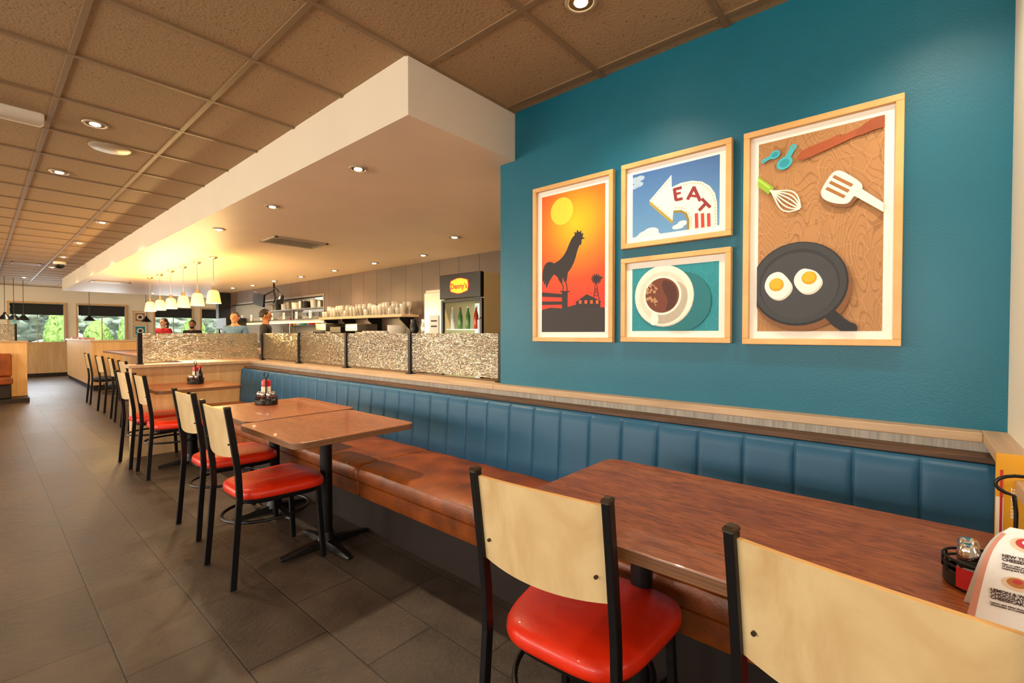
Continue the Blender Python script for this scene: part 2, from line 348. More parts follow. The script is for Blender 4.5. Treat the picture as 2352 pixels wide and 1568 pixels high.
# ------------------------------------------------------------ chair
def rsweep(bm,pts,wx,wy,mi=0):
    loft(bm,[[(x-wx/2,y-wy/2,z),(x+wx/2,y-wy/2,z),(x+wx/2,y+wy/2,z),(x-wx/2,y+wy/2,z)] for x,y,z in pts],mi=mi)
def postx(z): 
    return -.035+.035*min(1,z/.44) - .05*max(0,(z-.5)/.385)**1.2
def build_chair(loc,rotz,label):
    e=thing('dining_chair',label,'chair',loc,rotz,'dining chairs')
    for s in (-1,1):
        bm=bmesh.new(); rsweep(bm,[(postx(z),s*(.197 if z<.1 else .19),z) for z in (0,.2,.44,.55,.65,.75,.83,.888)],.029,.020)
        finish('back_post',bm,'black',parent=e,bevel=.003)
        bm=bmesh.new(); x=postx(.888)
        loft(bm,[[(x-a,s*.19-b,z),(x+a,s*.19-b,z),(x+a,s*.19+b,z),(x-a,s*.19+b,z)] for a,b,z in ((.0148,.0102,.887),(.0148,.0102,.892),(.0105,.007,.897))])
        finish('post_cap',bm,'bronze',parent=e)
        bm=bmesh.new(); rsweep(bm,[(.425,s*.19,0),(.40,s*.178,.405)],.026,.024); finish('leg',bm,'black',parent=e,bevel=.003)
    bm=bmesh.new(); tube(bm,[(.2+.215*math.cos(2*pi*i/36),.188*math.sin(2*pi*i/36),.29) for i in range(36)],.0085,8,True); finish('brace_ring',bm,'black',parent=e,smooth=True)
    def outline(sc,n=56):
        o=[]
        for i in range(n):
            t=2*pi*i/n; cx,sy=math.cos(t),math.sin(t); p=.48
            x=math.copysign(abs(cx)**p,cx)*.222; w=.212+.028*(x/.222)
            o.append((.234+x*sc,math.copysign(abs(sy)**p,sy)*w*sc))
        return o
    bm=bmesh.new(); loft(bm,[[(x,y,z) for x,y in outline(s)] for s,z in ((.86,.380),(.9,.395),(.9,.407))]); finish('seat_frame',bm,'black',parent=e,smooth=True)
    bm=bmesh.new(); loft(bm,[[(x,y,z) for x,y in outline(s)] for s,z in ((.93,.407),(.985,.412),(1.0,.424),(.995,.440),(.965,.452),(.88,.461),(.7,.467),(.4,.470),(.1,.471))]); finish('seat',bm,'red',parent=e,smooth='all')
    bm=bmesh.new(); nu,nz=14,8; g={}
    for side in (0,1):
        for i in range(nu+1):
            u=-1+2*i/nu
            for j in range(nz+1):
                zb=.645-.014*(1-u*u); zt=.874+.008*(1-u*u); z=zb+(zt-zb)*j/nz
                g[side,i,j]=bm.verts.new((postx(z)-.024*(1-u*u)-.002+side*.012,u*.180,z))
    for i in range(nu):
        for j in range(nz):
            bm.faces.new([g[0,a,b] for a,b in ((i,j),(i+1,j),(i+1,j+1),(i,j+1))]); bm.faces.new([g[1,a,b] for a,b in ((i,j),(i,j+1),(i+1,j+1),(i+1,j))])
    for i in range(nu):
        for j in (0,nz):
            f=bm.faces.new((g[0,i,j],g[1,i,j],g[1,i+1,j],g[0,i+1,j])); f.material_index=1
    for j in range(nz):
        for i in (0,nu):
            f=bm.faces.new((g[0,i,j],g[0,i,j+1],g[1,i,j+1],g[1,i,j])); f.material_index=1
    finish('backrest',bm,['ply','plyE'],parent=e,smooth=True)
    for s in (-1,1):
        bm=bmesh.new(); x=postx(.71)-.003; cyl(bm,(x-.011,s*.155,.705),(x+.001,s*.155,.705),.0045,seg=10); finish('screw',bm,'bronze',parent=e)
    return e
c0=build_chair((.922,.688,0),math.radians(4),'dining chair with pale plywood back and red vinyl seat')
dup(c0,(.925,.055,0),math.radians(-9.5),'pale plywood-backed dining chair pulled up to the big table')
dup(c0,(.83,2.68,0),math.radians(0),'plywood-backed dining chair with red vinyl seat beside the square table')
dup(c0,(.885,3.44,0),math.radians(1),'plywood-backed dining chair with red vinyl seat at the table with condiments')
dup(c0,(.965,5.10,0),math.radians(0),'plywood-backed dining chair with red vinyl seat by the oak half wall')
c5=dup(c0,(.93,5.62,0),math.radians(2),'plywood-backed red-seated dining chair at the end of the row')
for i,(px,pyy,r) in enumerate([(1.27,7.75,2),(1.29,8.7,-2),(1.30,9.75,4),(1.31,11.1,0)]):
    k=dup(c0,(px,pyy,0),math.radians(r),'plywood-backed chair with black seat at the counter'); k['group']='chairs at the counter'
    for ch_ in k.children:
        if ch_.name.startswith('seat') and 'frame' not in ch_.name:
            ch_.data=ch_.data.copy(); ch_.data.materials[0]=M['blkseat']
# ------------------------------------------------------------ tables
def table(x0,x1,y0,y1,label,cols=None,z=.75,cx=None):
    cy=(y0+y1)/2; mx_=(x0+x1)/2; cx=cx or mx_
    e=thing('dining_table',label,'table',(mx_,cy,0),0,'dining tables')
    bm=bmesh.new(); prism(bm,rrect(x0,x1,y0,y1,.05),z-.032,z,0,1); finish('tabletop',bm,['table','tableE'],parent=e,world=True,bevel=.004)
    for c in (cols or [cy]):
        bm=bmesh.new(); cyl(bm,(cx,c,.03),(cx,c,z-.04),.034,seg=20); cyl(bm,(cx,c,.03),(cx,c,.09),.06,.036,seg=20); finish('column',bm,'black',parent=e,world=True,smooth=True)
        bm=bmesh.new(); box(bm,cx-.2,cx+.2,c-.03,c+.03,z-.045,z-.033); box(bm,cx-.03,cx+.03,c-.17,c+.17,z-.045,z-.033); finish('mounting_plate',bm,'black',parent=e,world=True)
        bm=bmesh.new()
        for k in range(4):
            a=pi/2*k; dx,dy=math.cos(a),math.sin(a)
            rings=[]
            for t,w,zt in ((0,.04,.05),(.12,.03,.042),(.22,.024,.028),(.27,.018,.02)):
                px_,py_=cx+dx*t,c+dy*t; rings.append([(px_-dy*w,py_+dx*w,.008),(px_+dy*w,py_-dx*w,.008),(px_+dy*w*.7,py_-dx*w*.7,zt),(px_-dy*w*.7,py_+dx*w*.7,zt)])
            loft(bm,rings); cyl(bm,(cx+dx*.25,c+dy*.25,0),(cx+dx*.25,c+dy*.25,.012),.014,seg=10)
        finish('base',bm,'black',parent=e,world=True,bevel=.003)
    return e
table(.98,1.66,-.19,.92,'big reddish walnut laminate table with plywood edge',[.06,.64],cx=1.36)
table(.93,1.60,2.10,2.80,'square walnut laminate table on a black pedestal',[2.60],cx=1.33)
table(.98,1.66,2.83,3.62,'square walnut laminate table holding condiments',[3.40],cx=1.36)
table(1.0,1.68,4.92,5.62,'walnut laminate table in front of the oak half wall')
# ------------------------------------------------------------ condiments
M['kred']=mat('ketchup_red','#b80d12',.3); M['klabel']=mat('label_cream','#f0e6cc',.5); M['salt']=mat('salt','#eeeeea',.8); M['pepper']=mat('pepper','#3a3028',.9)
M['bottle']=mat('dark_bottle','#2a0f08',.12); M['sticker']=mat('red_sticker','#c11a1c',.45); M['gold']=mat('menu_gold','#e0a012',.45,var=.1); M['ink']=mat('ink','#3a1a14',.6)
def caddy(loc,rot=0,label='black wire condiment caddy with loop handle',hl=.11,hw=.066,hh=.225,ho=0,lw=.036):
    e=thing('condiment_caddy',label,'condiment caddy',loc,rot,'condiment caddies')
    bm=bmesh.new(); N=32
    def el(a,b,z): return [(a*math.cos(2*pi*i/N),b*math.sin(2*pi*i/N),z) for i in range(N)]
    loft(bm,[el(hw-.004,hl-.005,.0),el(hw,hl,.004),el(hw,hl,.030),el(hw-.004,hl-.004,.030),el(hw-.006,hl-.006,.006)]); 
    finish('tray',bm,'blackp',parent=e,smooth=True)
    bm=bmesh.new()
    for z in (.042,.054): tube(bm,el(hw,hl,z),.0025,6,True)
    for i in range(0,N,2):
        a=2*pi*i/N; cyl(bm,(hw*math.cos(a),hl*math.sin(a),.028),(hw*math.cos(a),hl*math.sin(a),.054),.002,seg=6)
    finish('wire_rim',bm,'black',parent=e)
    bm=bmesh.new(); zc=hh-.022
    pts=[(0,ho-.010,.008),(0,ho-.010,zc-.05)]+[(0,ho+lw*math.sin(a),zc-.020*math.cos(a)) for a in [math.radians(q) for q in range(-20,-341,-20)]]+[(0,ho+.010,zc-.05),(0,ho+.010,.008)]
    tube(bm,pts,.0033,8); finish('handle',bm,'black',parent=e,smooth=True)
    return e
def ketchup(loc):
    e=thing('ketchup_bottle','red squeeze ketchup bottle with pale label','bottle',loc,0,'ketchup bottles')
    bm=bmesh.new(); lathe(bm,[(.02,0),(.024,.004),(.025,.03)],20); finish('cap',bm,'kred',parent=e,smooth=True)
    bm=bmesh.new(); lathe(bm,[(.02,.03),(.027,.04),(.031,.06),(.03,.10),(.031,.14),(.028,.152),(.015,.158)],20); finish('body',bm,'kred',parent=e,smooth=True)
    bm=bmesh.new(); lathe(bm,[(.0315,.062),(.0312,.08),(.0308,.09),(.0316,.11)],20,cap=False); finish('label_band',bm,'klabel',parent=e,smooth=True)
def shaker(loc,pep):
    e=thing('pepper_shaker' if pep else 'salt_shaker','glass %s shaker with chrome lid'%('pepper' if pep else 'salt'),'shaker',loc,0,'shakers')
    bm=bmesh.new(); lathe(bm,[(.017,0),(.0185,.004),(.018,.03),(.0155,.052)],10); finish('glass_body',bm,'glass',parent=e,smooth=True)
    bm=bmesh.new(); lathe(bm,[(.014,.003),(.0150,.028)],12); finish('contents',bm,'pepper' if pep else 'salt',parent=e)
    bm=bmesh.new(); lathe(bm,[(.0165,.052),(.0172,.055),(.0172,.068),(.0135,.077),(.006,.08)],20); finish('lid',bm,'chrome',parent=e,smooth=True)
def saucebottle(loc):
    e=thing('sauce_bottle','dark glass sauce bottle with red cap','bottle',loc,0,'sauce bottles')
    bm=bmesh.new(); lathe(bm,[(.02,0),(.023,.004),(.023,.09),(.011,.125),(.010,.15)],16); finish('body',bm,'bottle',parent=e,smooth=True)
    bm=bmesh.new(); lathe(bm,[(.012,.15),(.012,.17),(.009,.172)],16); finish('cap',bm,'kred',parent=e,smooth=True)
TZ=.7505
for (cx,cy) in ((1.34,3.48),(1.42,5.42)):
    caddy((cx,cy,TZ))
    ketchup((cx+.018,cy+.05,TZ+.0065)); shaker((cx-.036,cy+.025,TZ+.0065),True); shaker((cx-.034,cy-.022,TZ+.0065),False); shaker((cx-.010,cy-.070,TZ+.0065),True)
    if cy>4: saucebottle((cx+.028,cy-.038,TZ+.0065))
    else: shaker((cx+.030,cy-.036,TZ+.0065),False)
cn=caddy((1.285,-.134,TZ),0,'black wire condiment caddy with red sticker on the big table',hl=.085,hw=.060,hh=.232,ho=-.026,lw=.038)
bm=bmesh.new(); 
pts=[]
for i in range(11):
    a=math.radians(130+i*10); pts.append((.0625*math.cos(a),.0875*math.sin(a)))
A=[bm.verts.new((x,y,.006)) for x,y in pts]; B=[bm.verts.new((x,y,.046)) for x,y in pts]
for i in range(10): bm.faces.new((A[i],A[i+1],B[i+1],B[i]))
finish('sticker',bm,'sticker',parent=cn,recalc=False,smooth='all')
def curved_text(body,size,z,m):
    bm=bmesh.new(); text_bm(bm,body,size,(0,-.004,z),(0,-1,0),(0,0,1),0,.0003)
    for v in bm.verts:
        yq=max(-.08,min(.08,v.co.y)); v.co.y=yq; v.co.x=-.0635*math.sqrt(max(.02,1-(yq/.0885)**2))-.0006
    finish('lettering',bm,m,parent=cn)
curved_text('FOR BREAKFAST',.0122,.033,'paper'); curved_text('AND EVERYTHING',.0112,.018,'gold')
shaker((1.268,-.086,TZ+.0065),False); shaker((1.306,-.088,TZ+.0065),True); shaker((1.262,-.124,TZ+.0065),True)
# tent card
tc=thing('dessert_tent_card','white folded dessert card with printed cheesecake offers','table card',(1.165,-.163,TZ))
H=.165
def cardx(t): return .032-.030*t**.8
def cardl(t): return .088-.032*t-.022*t**6
bm=bmesh.new()
for s in (-1,1):
    n=10; L=[];Rr=[]
    for i in range(n+1):
        t=i/n; z=H*t; xx=s*cardx(t); L.append(bm.verts.new((xx,cardl(t),z))); Rr.append(bm.verts.new((xx,-.033,z)))
    for i in range(n): bm.faces.new((L[i],L[i+1],Rr[i+1],Rr[i]))
bmesh.ops.remove_doubles(bm,verts=bm.verts,dist=.0045)
finish('card',bm,'paper',parent=tc,recalc=False)
bm=bmesh.new(); n=10; L=[];Rr=[]
for i in range(n+1):
    t=i/n*.93; z=H*t; xx=-cardx(t)-.0006; ye=cardl(t); L.append(bm.verts.new((xx,ye,z))); Rr.append(bm.verts.new((xx,ye-.010+.005*t,z)))
for i in range(n): bm.faces.new((L[i],L[i+1],Rr[i+1],Rr[i]))
M['pinkband']=mat('pink_print_band','#d09078',.6); finish('printed_edge',bm,'pinkband',parent=tc,recalc=False)
up=Vector((.029,0,H)).normalized()
def ctext(t,s,yy,zz,m,off=.0002):
    bm=bmesh.new(); text_bm(bm,t,s,(-cardx(zz/H)-.0018,yy,zz),(0,-1,0),up,0,off,align='LEFT'); finish('lettering',bm,m,parent=tc)
ctext('NEW YORK\nCHEESECAKE',.0072,.044,.113,'ink',.00022)
ctext('Plain or with your choice\nof strawberry or blueberry\ntopping and whipped cream.',.0042,.044,.099,'ink',.0001)
ctext('LEMON & WHITE\nCHOCOLATE\nCHEESECAKE',.0072,.058,.050,'ink',.00022)
ctext('Lemon and white chocolate\ncheesecake on a crumb base.',.0042,.058,.034,'ink',.0001)
M['cakeplate']=mat('printed_plate','#e9c9a8',.6); M['cakebrown']=mat('printed_cake','#b9722e',.6)
for (yy,zz,r,k) in ((.014,.140,.020,0),(.026,.074,.018,3)):
    bm=bmesh.new()
    for q,(sc_,mi_) in enumerate(((1,2),(.7,k),(.32,1 if k==0 else 0))):
        bm2=[]
        for i in range(20):
            a=2*pi*i/20; z2=zz+r*.62*sc_*math.sin(a)+.002*q; bm2.append(bm.verts.new((-cardx(z2/H)-.0008-.0004*q,yy+r*sc_*math.cos(a),z2)))
        f=bm.faces.new(bm2); f.material_index=mi_
    finish('dessert_picture',bm,['sticker','paper','cakeplate','cakebrown'],parent=tc,recalc=False)
mn=thing('standing_menu','yellow and red printed menu booklet standing upright','menu',(1.475,-.172,TZ),math.radians(4))
bm=bmesh.new(); box(bm,-.004,.004,-.045,.032,0,.235); finish('cover',bm,'gold',parent=mn)
bm=bmesh.new(); box(bm,-.0052,-.0042,.020,.032,0.0,.14); finish('cover_band',bm,'klabel',parent=mn)
bm=bmesh.new(); box(bm,-.0062,-.0052,.022,.026,0.06,.2); finish('cover_stripe',bm,'sticker',parent=mn)
bm=bmesh.new(); text_bm(bm,'DENNYS.CA',.016,(-.0055,-.022,.12),(0,0,1),(0,1,0),0,.0004); text_bm(bm,'BREAKFAST',.013,(-.0055,.004,.13),(0,0,1),(0,1,0),0,.0002); finish('lettering',bm,'paper',parent=mn)
# ------------------------------------------------------------ wall art
def R(px,py):   # photo tracing rectified to metric coordinates on the wall plane
    s=px+48; d=3454.6/s
    return ((d-1.6075)/.6561, 1.25+3.2468*(765-py)/s)
def colm(h,r=.55):
    k='art'+h
    if k not in M: M[k]=mat('print_ink_'+h[1:],h,r,var=.03,vscale=40)
    return M[k]
class Art:
    def __init__(s,name,label,y0,y1,z0,z1,bg):
        s.e=thing('framed_print',label,'framed picture',(WX,(y0+y1)/2,z0),0,'framed prints on the teal wall')
        s.r=(y0+.054,y1-.054,z0+.054,z1-.054)
        bm=bmesh.new(); w=.024
        for ya,yb,za,zb in ((y0,y1,z0,z0+w),(y0,y1,z1-w,z1)): box(bm,2.125,2.155,ya,yb,za,zb)
        for ya,yb in ((y0,y0+w),(y1-w,y1)): box(bm,2.1252,2.155,ya,yb,z0+w,z1-w)
        box(bm,2.150,2.159,y0+.003,y1-.003,z0+.003,z1-.003)
        finish('frame',bm,'frame',parent=s.e,world=True,bevel=.002)
        bm=bmesh.new(); box(bm,2.146,2.150,y0+w,y1-w,z0+w,z1-w); finish('mat_board',bm,'paper',parent=s.e,world=True)
        s.bm=bmesh.new(); s.mats=[]; s.x=2.1455
        s.face([(s.r[0],s.r[2]),(s.r[1],s.r[2]),(s.r[1],s.r[3]),(s.r[0],s.r[3])],bg)
    def mi(s,m):
        m=colm(m) if isinstance(m,str) else m
        if m not in s.mats: s.mats.append(m)
        return s.mats.index(m)
    def face(s,p,m):
        y0,y1,z0,z1=s.r
        for ax,lim,sg in ((0,y0,1),(0,y1,-1),(1,z0,1),(1,z1,-1)):
            q=[]
            for i in range(len(p)):
                a,b=p[i-1],p[i]; ia=sg*(a[ax]-lim)>=-1e-9; ib=sg*(b[ax]-lim)>=-1e-9
                if ia!=ib:
                    t=(lim-a[ax])/(b[ax]-a[ax]); q.append((a[0]+(b[0]-a[0])*t,a[1]+(b[1]-a[1])*t))
                if ib: q.append(b)
            p=q
            if len(p)<3: return
        s.x-=.00004
        try:
            f=s.bm.faces.new([s.bm.verts.new((s.x,a,b)) for a,b in p]); f.material_index=s.mi(m)
        except Exception: return
        f.normal_update()
        if f.normal.x>0: f.normal_flip()
    def poly(s,pts,m): s.face([R(*p) for p in pts],m)
    def circ(s,px,py,r,m,sx=1,sy=1,rot=0,n=36):
        c=R(px,py); k=r*3454.6/(px+48)/1064; ca,sa=math.cos(rot),math.sin(rot)
        s.face([(c[0]-(ca*sx*math.cos(2*pi*i/n)-sa*sy*math.sin(2*pi*i/n))*k,c[1]+(sa*sx*math.cos(2*pi*i/n)+ca*sy*math.sin(2*pi*i/n))*k) for i in range(n)],m)
    def stroke(s,pts,w,m):
        q=[R(*p) for p in pts]; k=w*3454.6/(pts[0][0]+48)/2128
        for a,b in zip(q,q[1:]):
            dx,dy=b[0]-a[0],b[1]-a[1]; L=math.hypot(dx,dy) or 1; nx,ny=-dy/L*k,dx/L*k
            ex,ey=dx/L*k*.4,dy/L*k*.4
            s.face([(a[0]+nx-ex,a[1]+ny-ey),(b[0]+nx+ex,b[1]+ny+ey),(b[0]-nx+ex,b[1]-ny+ey),(a[0]-nx-ex,a[1]-ny-ey)],m)
    def done(s): return finish('art_print',s.bm,s.mats,parent=s.e,world=True,recalc=False)
def smooth_blob(pts,it=2):
    for _ in range(it):
        q=[]
        for i in range(len(pts)):
            a,b=pts[i],pts[(i+1)%len(pts)]
            q+= [(a[0]*.75+b[0]*.25,a[1]*.75+b[1]*.25),(a[0]*.25+b[0]*.75,a[1]*.25+b[1]*.75)]
        pts=q
    return pts
def sunmat(cy,cz):
    m,nt,b=base('sunrise_gradient'); tc=nn(nt,'ShaderNodeTexCoord'); vm=nn(nt,'ShaderNodeVectorMath',operation='DISTANCE'); vm.inputs[1].default_value=(-.0145,cy,cz)
    nt.links.new(tc.outputs['Object'],vm.inputs[0]); c=ramp(nt,vm.outputs['Value'],[(0,'#f0c60a'),(.10,'#efa808'),(.20,'#ec7a0c'),(.31,'#e54a10'),(.44,'#dc3014')])
    nt.links.new(c,b.inputs['Base Color']); b.inputs['Roughness'].default_value=.55; return m
y0,y1,z0,z1=1.166,1.686,1.203,2.086
sc=R(1318,510)
a=Art('a','framed sunrise print with black rooster silhouette on a fence',y0,y1,z0,z1,sunmat(sc[0]-(y0+y1)/2,sc[1]-z0))
a.circ(1287,485,31,'#f3d640')
K='#2b2428'
# body, neck, arched tail plumes, comb, wattle, thighs and legs
a.poly(smooth_blob([(1262,612),(1270,604),(1284,596),(1296,580),(1304,560),(1311,545),(1320,537),(1331,539),(1334,548),(1329,560),(1323,575),(1319,592),(1312,610),(1303,624),(1293,634),(1280,637),(1269,630)],1),K)
for dx,dy,sx_ in ((0,0,1),(3,8,.9),(7,16,.75)):
    a.poly(smooth_blob([(1272,606+dy*.5),(1262+dx*.2,600+dy*.6),(1250+dx,604+dy),(1243+dx,622+dy),(1243+dx*1.2,652+dy*.8),(1250+dx,634+dy),(1260+dx*.6,624+dy*.8),(1272,622+dy*.3)],1),K)
a.poly([(1317,542),(1316,531),(1320,535),(1323,527),(1327,533),(1332,528),(1332,536),(1337,535),(1335,543),(1332,546)],K)
a.poly([(1331,542),(1341,547),(1331,550)],K); a.circ(1330,555,5.5,K,.6,1.3)
a.poly([(1276,632),(1290,632),(1289,648),(1285,650),(1280,642)],K); a.poly([(1288,632),(1302,622),(1299,644),(1294,648)],K)
a.stroke([(1286,646),(1291,658),(1290,669)],2.6,K); a.stroke([(1296,644),(1299,656),(1300,669)],2.6,K); a.stroke([(1284,669),(1306,669)],2.6,K)
a.poly([(1288,670),(1301,670),(1301,712),(1288,712)],K); a.poly([(1242,671),(1292,675),(1292,683),(1242,681)],K); a.poly([(1242,692),(1292,692),(1292,699),(1242,700)],K)
a.poly([(1240,712),(1262,706),(1290,708),(1320,699),(1350,703),(1390,706),(1390,770),(1240,770)],'#2f282b')
a.poly([(1318,694),(1345,675),(1379,692),(1376,694),(1376,706),(1321,706),(1321,695)],K)
for xx in (1327,1340,1353,1366): a.poly([(xx,689),(xx+6,689),(xx+6,697),(xx,697)],'#e8602a')
a.stroke([(1366,642),(1360,692)],1.6,K); a.stroke([(1366,642),(1374,692)],1.6,K); a.stroke([(1363,662),(1370,662)],1.4,K); a.stroke([(1361,678),(1372,678)],1.4,K); a.stroke([(1363,662),(1372,678)],1.1,K); a.stroke([(1370,662),(1361,678)],1.1,K)
for i in range(12):
    t=2*pi*i/12; a.stroke([(1367+3*math.cos(t),640+3*math.sin(t)),(1367+11*math.cos(t),640+11*math.sin(t))],3.4,K)
a.circ(1367,640,3,K); a.stroke([(1367,640),(1381,636)],3,K)
a.done()
def skymat():
    m,nt,b=base('print_blue_sky'); tc=nn(nt,'ShaderNodeTexCoord'); sx=nn(nt,'ShaderNodeSeparateXYZ'); nt.links.new(tc.outputs['Object'],sx.inputs[0])
    c=ramp(nt,sx.outputs['Z'],[(.05,'#5f93c4'),(.38,'#2a5f9f')]); nt.links.new(c,b.inputs['Base Color']); b.inputs['Roughness'].default_value=.55; return m
y0,y1,z0,z1=.599,1.12,1.672,2.090
a=Art('b','framed print of a white arrow sign reading EAT against blue sky',y0,y1,z0,z1,skymat())
for (cx,cy,r) in ((1456,415,10),(1466,410,8),(1452,430,7),(1463,424,8),(1480,540,14),(1492,532,13),(1500,540,10),(1467,545,8),(1556,519,8),(1564,512,8),(1550,521,7)): a.circ(cx,cy,r,'#d5dde4' if cy>480 else '#9db6cf',1.4,.75)
arrow=[(1488,461),(1538,402),(1539,430),(1560,420),(1585,415),(1608,417),(1626,427),(1638,443),(1643,465),(1644,526),(1580,530),(1580,503),(1574,489),(1562,482),(1543,483),(1541,506)]
a.poly([(1488,458),(1543,499),(1542,512),(1535,510),(1488,469)],'#a5903c')
a.poly([(1541,480),(1563,480),(1576,486),(1582,500),(1582,530),(1573,531),(1574,504),(1569,493),(1560,488),(1542,489)],'#8d7a35')
a.poly(arrow,'#ece9df')
def dots(p,q,n,c='#c9a53c'):
    for i in range(n):
        t=(i+.5)/n; a.circ(p[0]+(q[0]-p[0])*t,p[1]+(q[1]-p[1])*t,1.5,c,n=8)
for p,q,n in (((1493,461),(1535,411),8),((1493,463),(1538,500),7),((1543,433),(1583,420),6),((1583,420),(1608,422),4),((1608,422),(1630,440),4),((1630,440),(1639,465),4),((1639,465),(1640,517),7),((1584,522),(1584,500),4),((1584,500),(1566,477),4),((1566,477),(1545,477),3)): dots(p,q,n)
Rd='#8c1f2b'
a.stroke([(1549,459),(1545,434)],7,Rd); a.stroke([(1545,435),(1561,431)],6,Rd); a.stroke([(1547,446),(1559,443)],5,Rd); a.stroke([(1550,459),(1563,456)],6,Rd)
a.stroke([(1576,457),(1590,430)],7,Rd); a.stroke([(1590,430),(1604,460)],7,Rd); a.stroke([(1582,449),(1599,451)],5,Rd)
a.stroke([(1603,482),(1618,466)],7,Rd); a.stroke([(1609,457),(1627,475)],6.5,Rd)
for xx in (1596,1610,1624): a.stroke([(xx,491),(xx+1,522)],7,'#d2332c')
a.done()
y0,y1,z0,z1=.599,1.12,1.207,1.623
a=Art('c','framed print of a coffee cup on saucer over teal pattern',y0,y1,z0,z1,'#1b8a98')
for i in range(9):
    for j in range(7):
        cx=1452+i*26+(j%2)*13; cy=612+j*26
        a.stroke([(cx,cy-9),(cx+13,cy-17+random.uniform(-2,2)),(cx+26,cy-9)],.8,'#3f9da8'); a.stroke([(cx,cy-9),(cx,cy+9)],.8,'#3f9da8')
a.circ(1562,692,68,'#137079'); a.circ(1522,680,70,'#cfc6b4'); a.circ(1521,678,69,'#ebe4d6'); a.circ(1521,680,57,'#ddd4c2')
a.poly(smooth_blob([(1545,640),(1575,655),(1580,690),(1560,730),(1520,747),(1495,735),(1520,700)],2),'#b5ab98')
a.poly(smooth_blob([(1496,712),(1510,722),(1512,738),(1502,748),(1492,744),(1494,730)],2),'#f4efe4')
a.circ(1519,678,45,'#efe8da'); a.circ(1519,678,40,'#6e3620'); a.poly(smooth_blob([(1519,640),(1545,648),(1556,675),(1548,705),(1525,716),(1535,690),(1520,665)],2),'#4c2114')
for i in range(26):
    t=random.uniform(2.1,4.3); rr=random.uniform(18,36); a.circ(1519+rr*math.cos(t),678-rr*math.sin(t)*-1,random.uniform(1.5,4),'#b98a63',n=12)
a.done()
def bgwood():
    m,nt,b=base('print_woodgrain'); v=coords(nt,(1,4.2,1.1)); w=nn(nt,'ShaderNodeTexNoise'); w.inputs['Scale'].default_value=1.9; w.inputs['Detail'].default_value=1; nt.links.new(v,w.inputs['Vector'])
    mu=nn(nt,'ShaderNodeMath',operation='MULTIPLY'); mu.inputs[1].default_value=34; nt.links.new(w.outputs['Fac'],mu.inputs[0]); fr=nn(nt,'ShaderNodeMath',operation='FRACT'); nt.links.new(mu.outputs[0],fr.inputs[0])
    c=ramp(nt,fr.outputs[0],[(.0,'#99693c'),(.12,'#99693c'),(.18,'#b07e4c'),(.95,'#b07e4c')]); nt.links.new(c,b.inputs['Base Color']); b.inputs['Roughness'].default_value=.55; return m
y0,y1,z0,z1=.034,.552,1.204,2.089
a=Art('d','large framed print of kitchen tools and fried eggs in a skillet',y0,y1,z0,z1,bgwood())
V={}
for i in range(-1,11):
    for j in range(-1,22):
        V[i,j]=(1735+i*36+random.uniform(-7,7)+(6 if j%2 else -6),280+j*25+random.uniform(-6,6)+(12 if i%2 else 0))
for i in range(-1,10):
    for j in range(-1,21):
        if (i+j)%2==0 and random.random()<.9: a.stroke([V[i,j],V[i+1,j]],.8,'#c79a6a')
        if random.random()<.92: a.stroke([V[i,j],V[i,j+1]],.8,'#c79a6a')
a.stroke([(1840,362),(1900,335),(1975,300)],15,'#a4512a'); a.poly(smooth_blob([(1825,364),(1838,345),(1900,322),(1930,305),(1905,340),(1850,366),(1828,368)],1),'#a4512a')
a.poly(smooth_blob([(1955,310),(1985,280),(2030,262),(2040,290),(2000,300),(1970,315)],2),'#964823')
for (c1,c2,r1,p) in (((1776,357),(1750,372),10,5),((1798,376),(1818,340),15,7)):
    a.stroke([c1,c2],p*1.6,'#3fb3c4'); a.circ(c1[0],c1[1],r1,'#3fb3c4',1.1,.9,.5); a.circ(c1[0],c1[1],r1*.62,'#2795a8',1.1,.9,.5); a.circ(c2[0],c2[1],p,'#3fb3c4'); a.circ(c2[0],c2[1],2,'#ad7743')
a.stroke([(1730,412),(1766,438)],17,'#8fb52b'); a.stroke([(1730,408),(1764,432)],4,'#b3d34f')
for k in (-1,-.62,-.25,.15,.55,1):
    pts=[]
    for i in range(15):
        t=i/14; L=80*t; wv=24*k*math.sin(pi*min(1,t*.98)**1.35)
        ax,ay=.86,.51; pts.append((1766+L*ax-wv*ay,438+L*ay+wv*ax))
    a.stroke(pts,3,'#e9e2d6')
sp=smooth_blob([(1881,444),(1888,428),(1906,400),(1918,393),(1932,394),(1972,418),(1979,430),(1974,442),(1957,452),(1950,464),(1940,470),(1912,468),(1888,459)],2)
a.poly([(x+5,y+8) for x,y in sp],'#7c5028'); a.poly([(1966,448),(1978,436),(2040,482),(2040,502)],'#7c5028'); a.poly(sp,'#efe9df'); a.poly([(1958,450),(1972,432),(2038,474),(2038,494)],'#efe9df')
for p,q in (((1912,407),(1953,427)),((1904,420),(1945,440)),((1896,434),(1936,453))): a.stroke([p,q],7,'#a06a3a')
a.circ(1836,663,98,'#7d4f2a'); 
a.stroke([(1890,705),(1925,738),(1952,756)],26,'#1f1f24')
a.circ(1953,754,14,'#1f1f24'); a.poly(smooth_blob([(1880,575),(1912,580),(1905,605),(1890,600)],1),'#26262b')
a.circ(1831,652,96,'#1d1e22'); a.circ(1831,650,92,'#37383c'); a.circ(1832,652,80,'#2b2c30'); a.circ(1832,656,76,'#3c3d41')
for (cx,cy) in ((1785,655),(1855,645)):
    pts=[(cx+ (33+random.uniform(-4,4))*math.cos(t)*1.0,cy+(30+random.uniform(-4,4))*math.sin(t)) for t in [2*pi*i/9 for i in range(9)]]
    a.poly(smooth_blob([(x+3,y+4) for x,y in pts],2),'#cfc7bb'); a.poly(smooth_blob(pts,2),'#f1ede4')
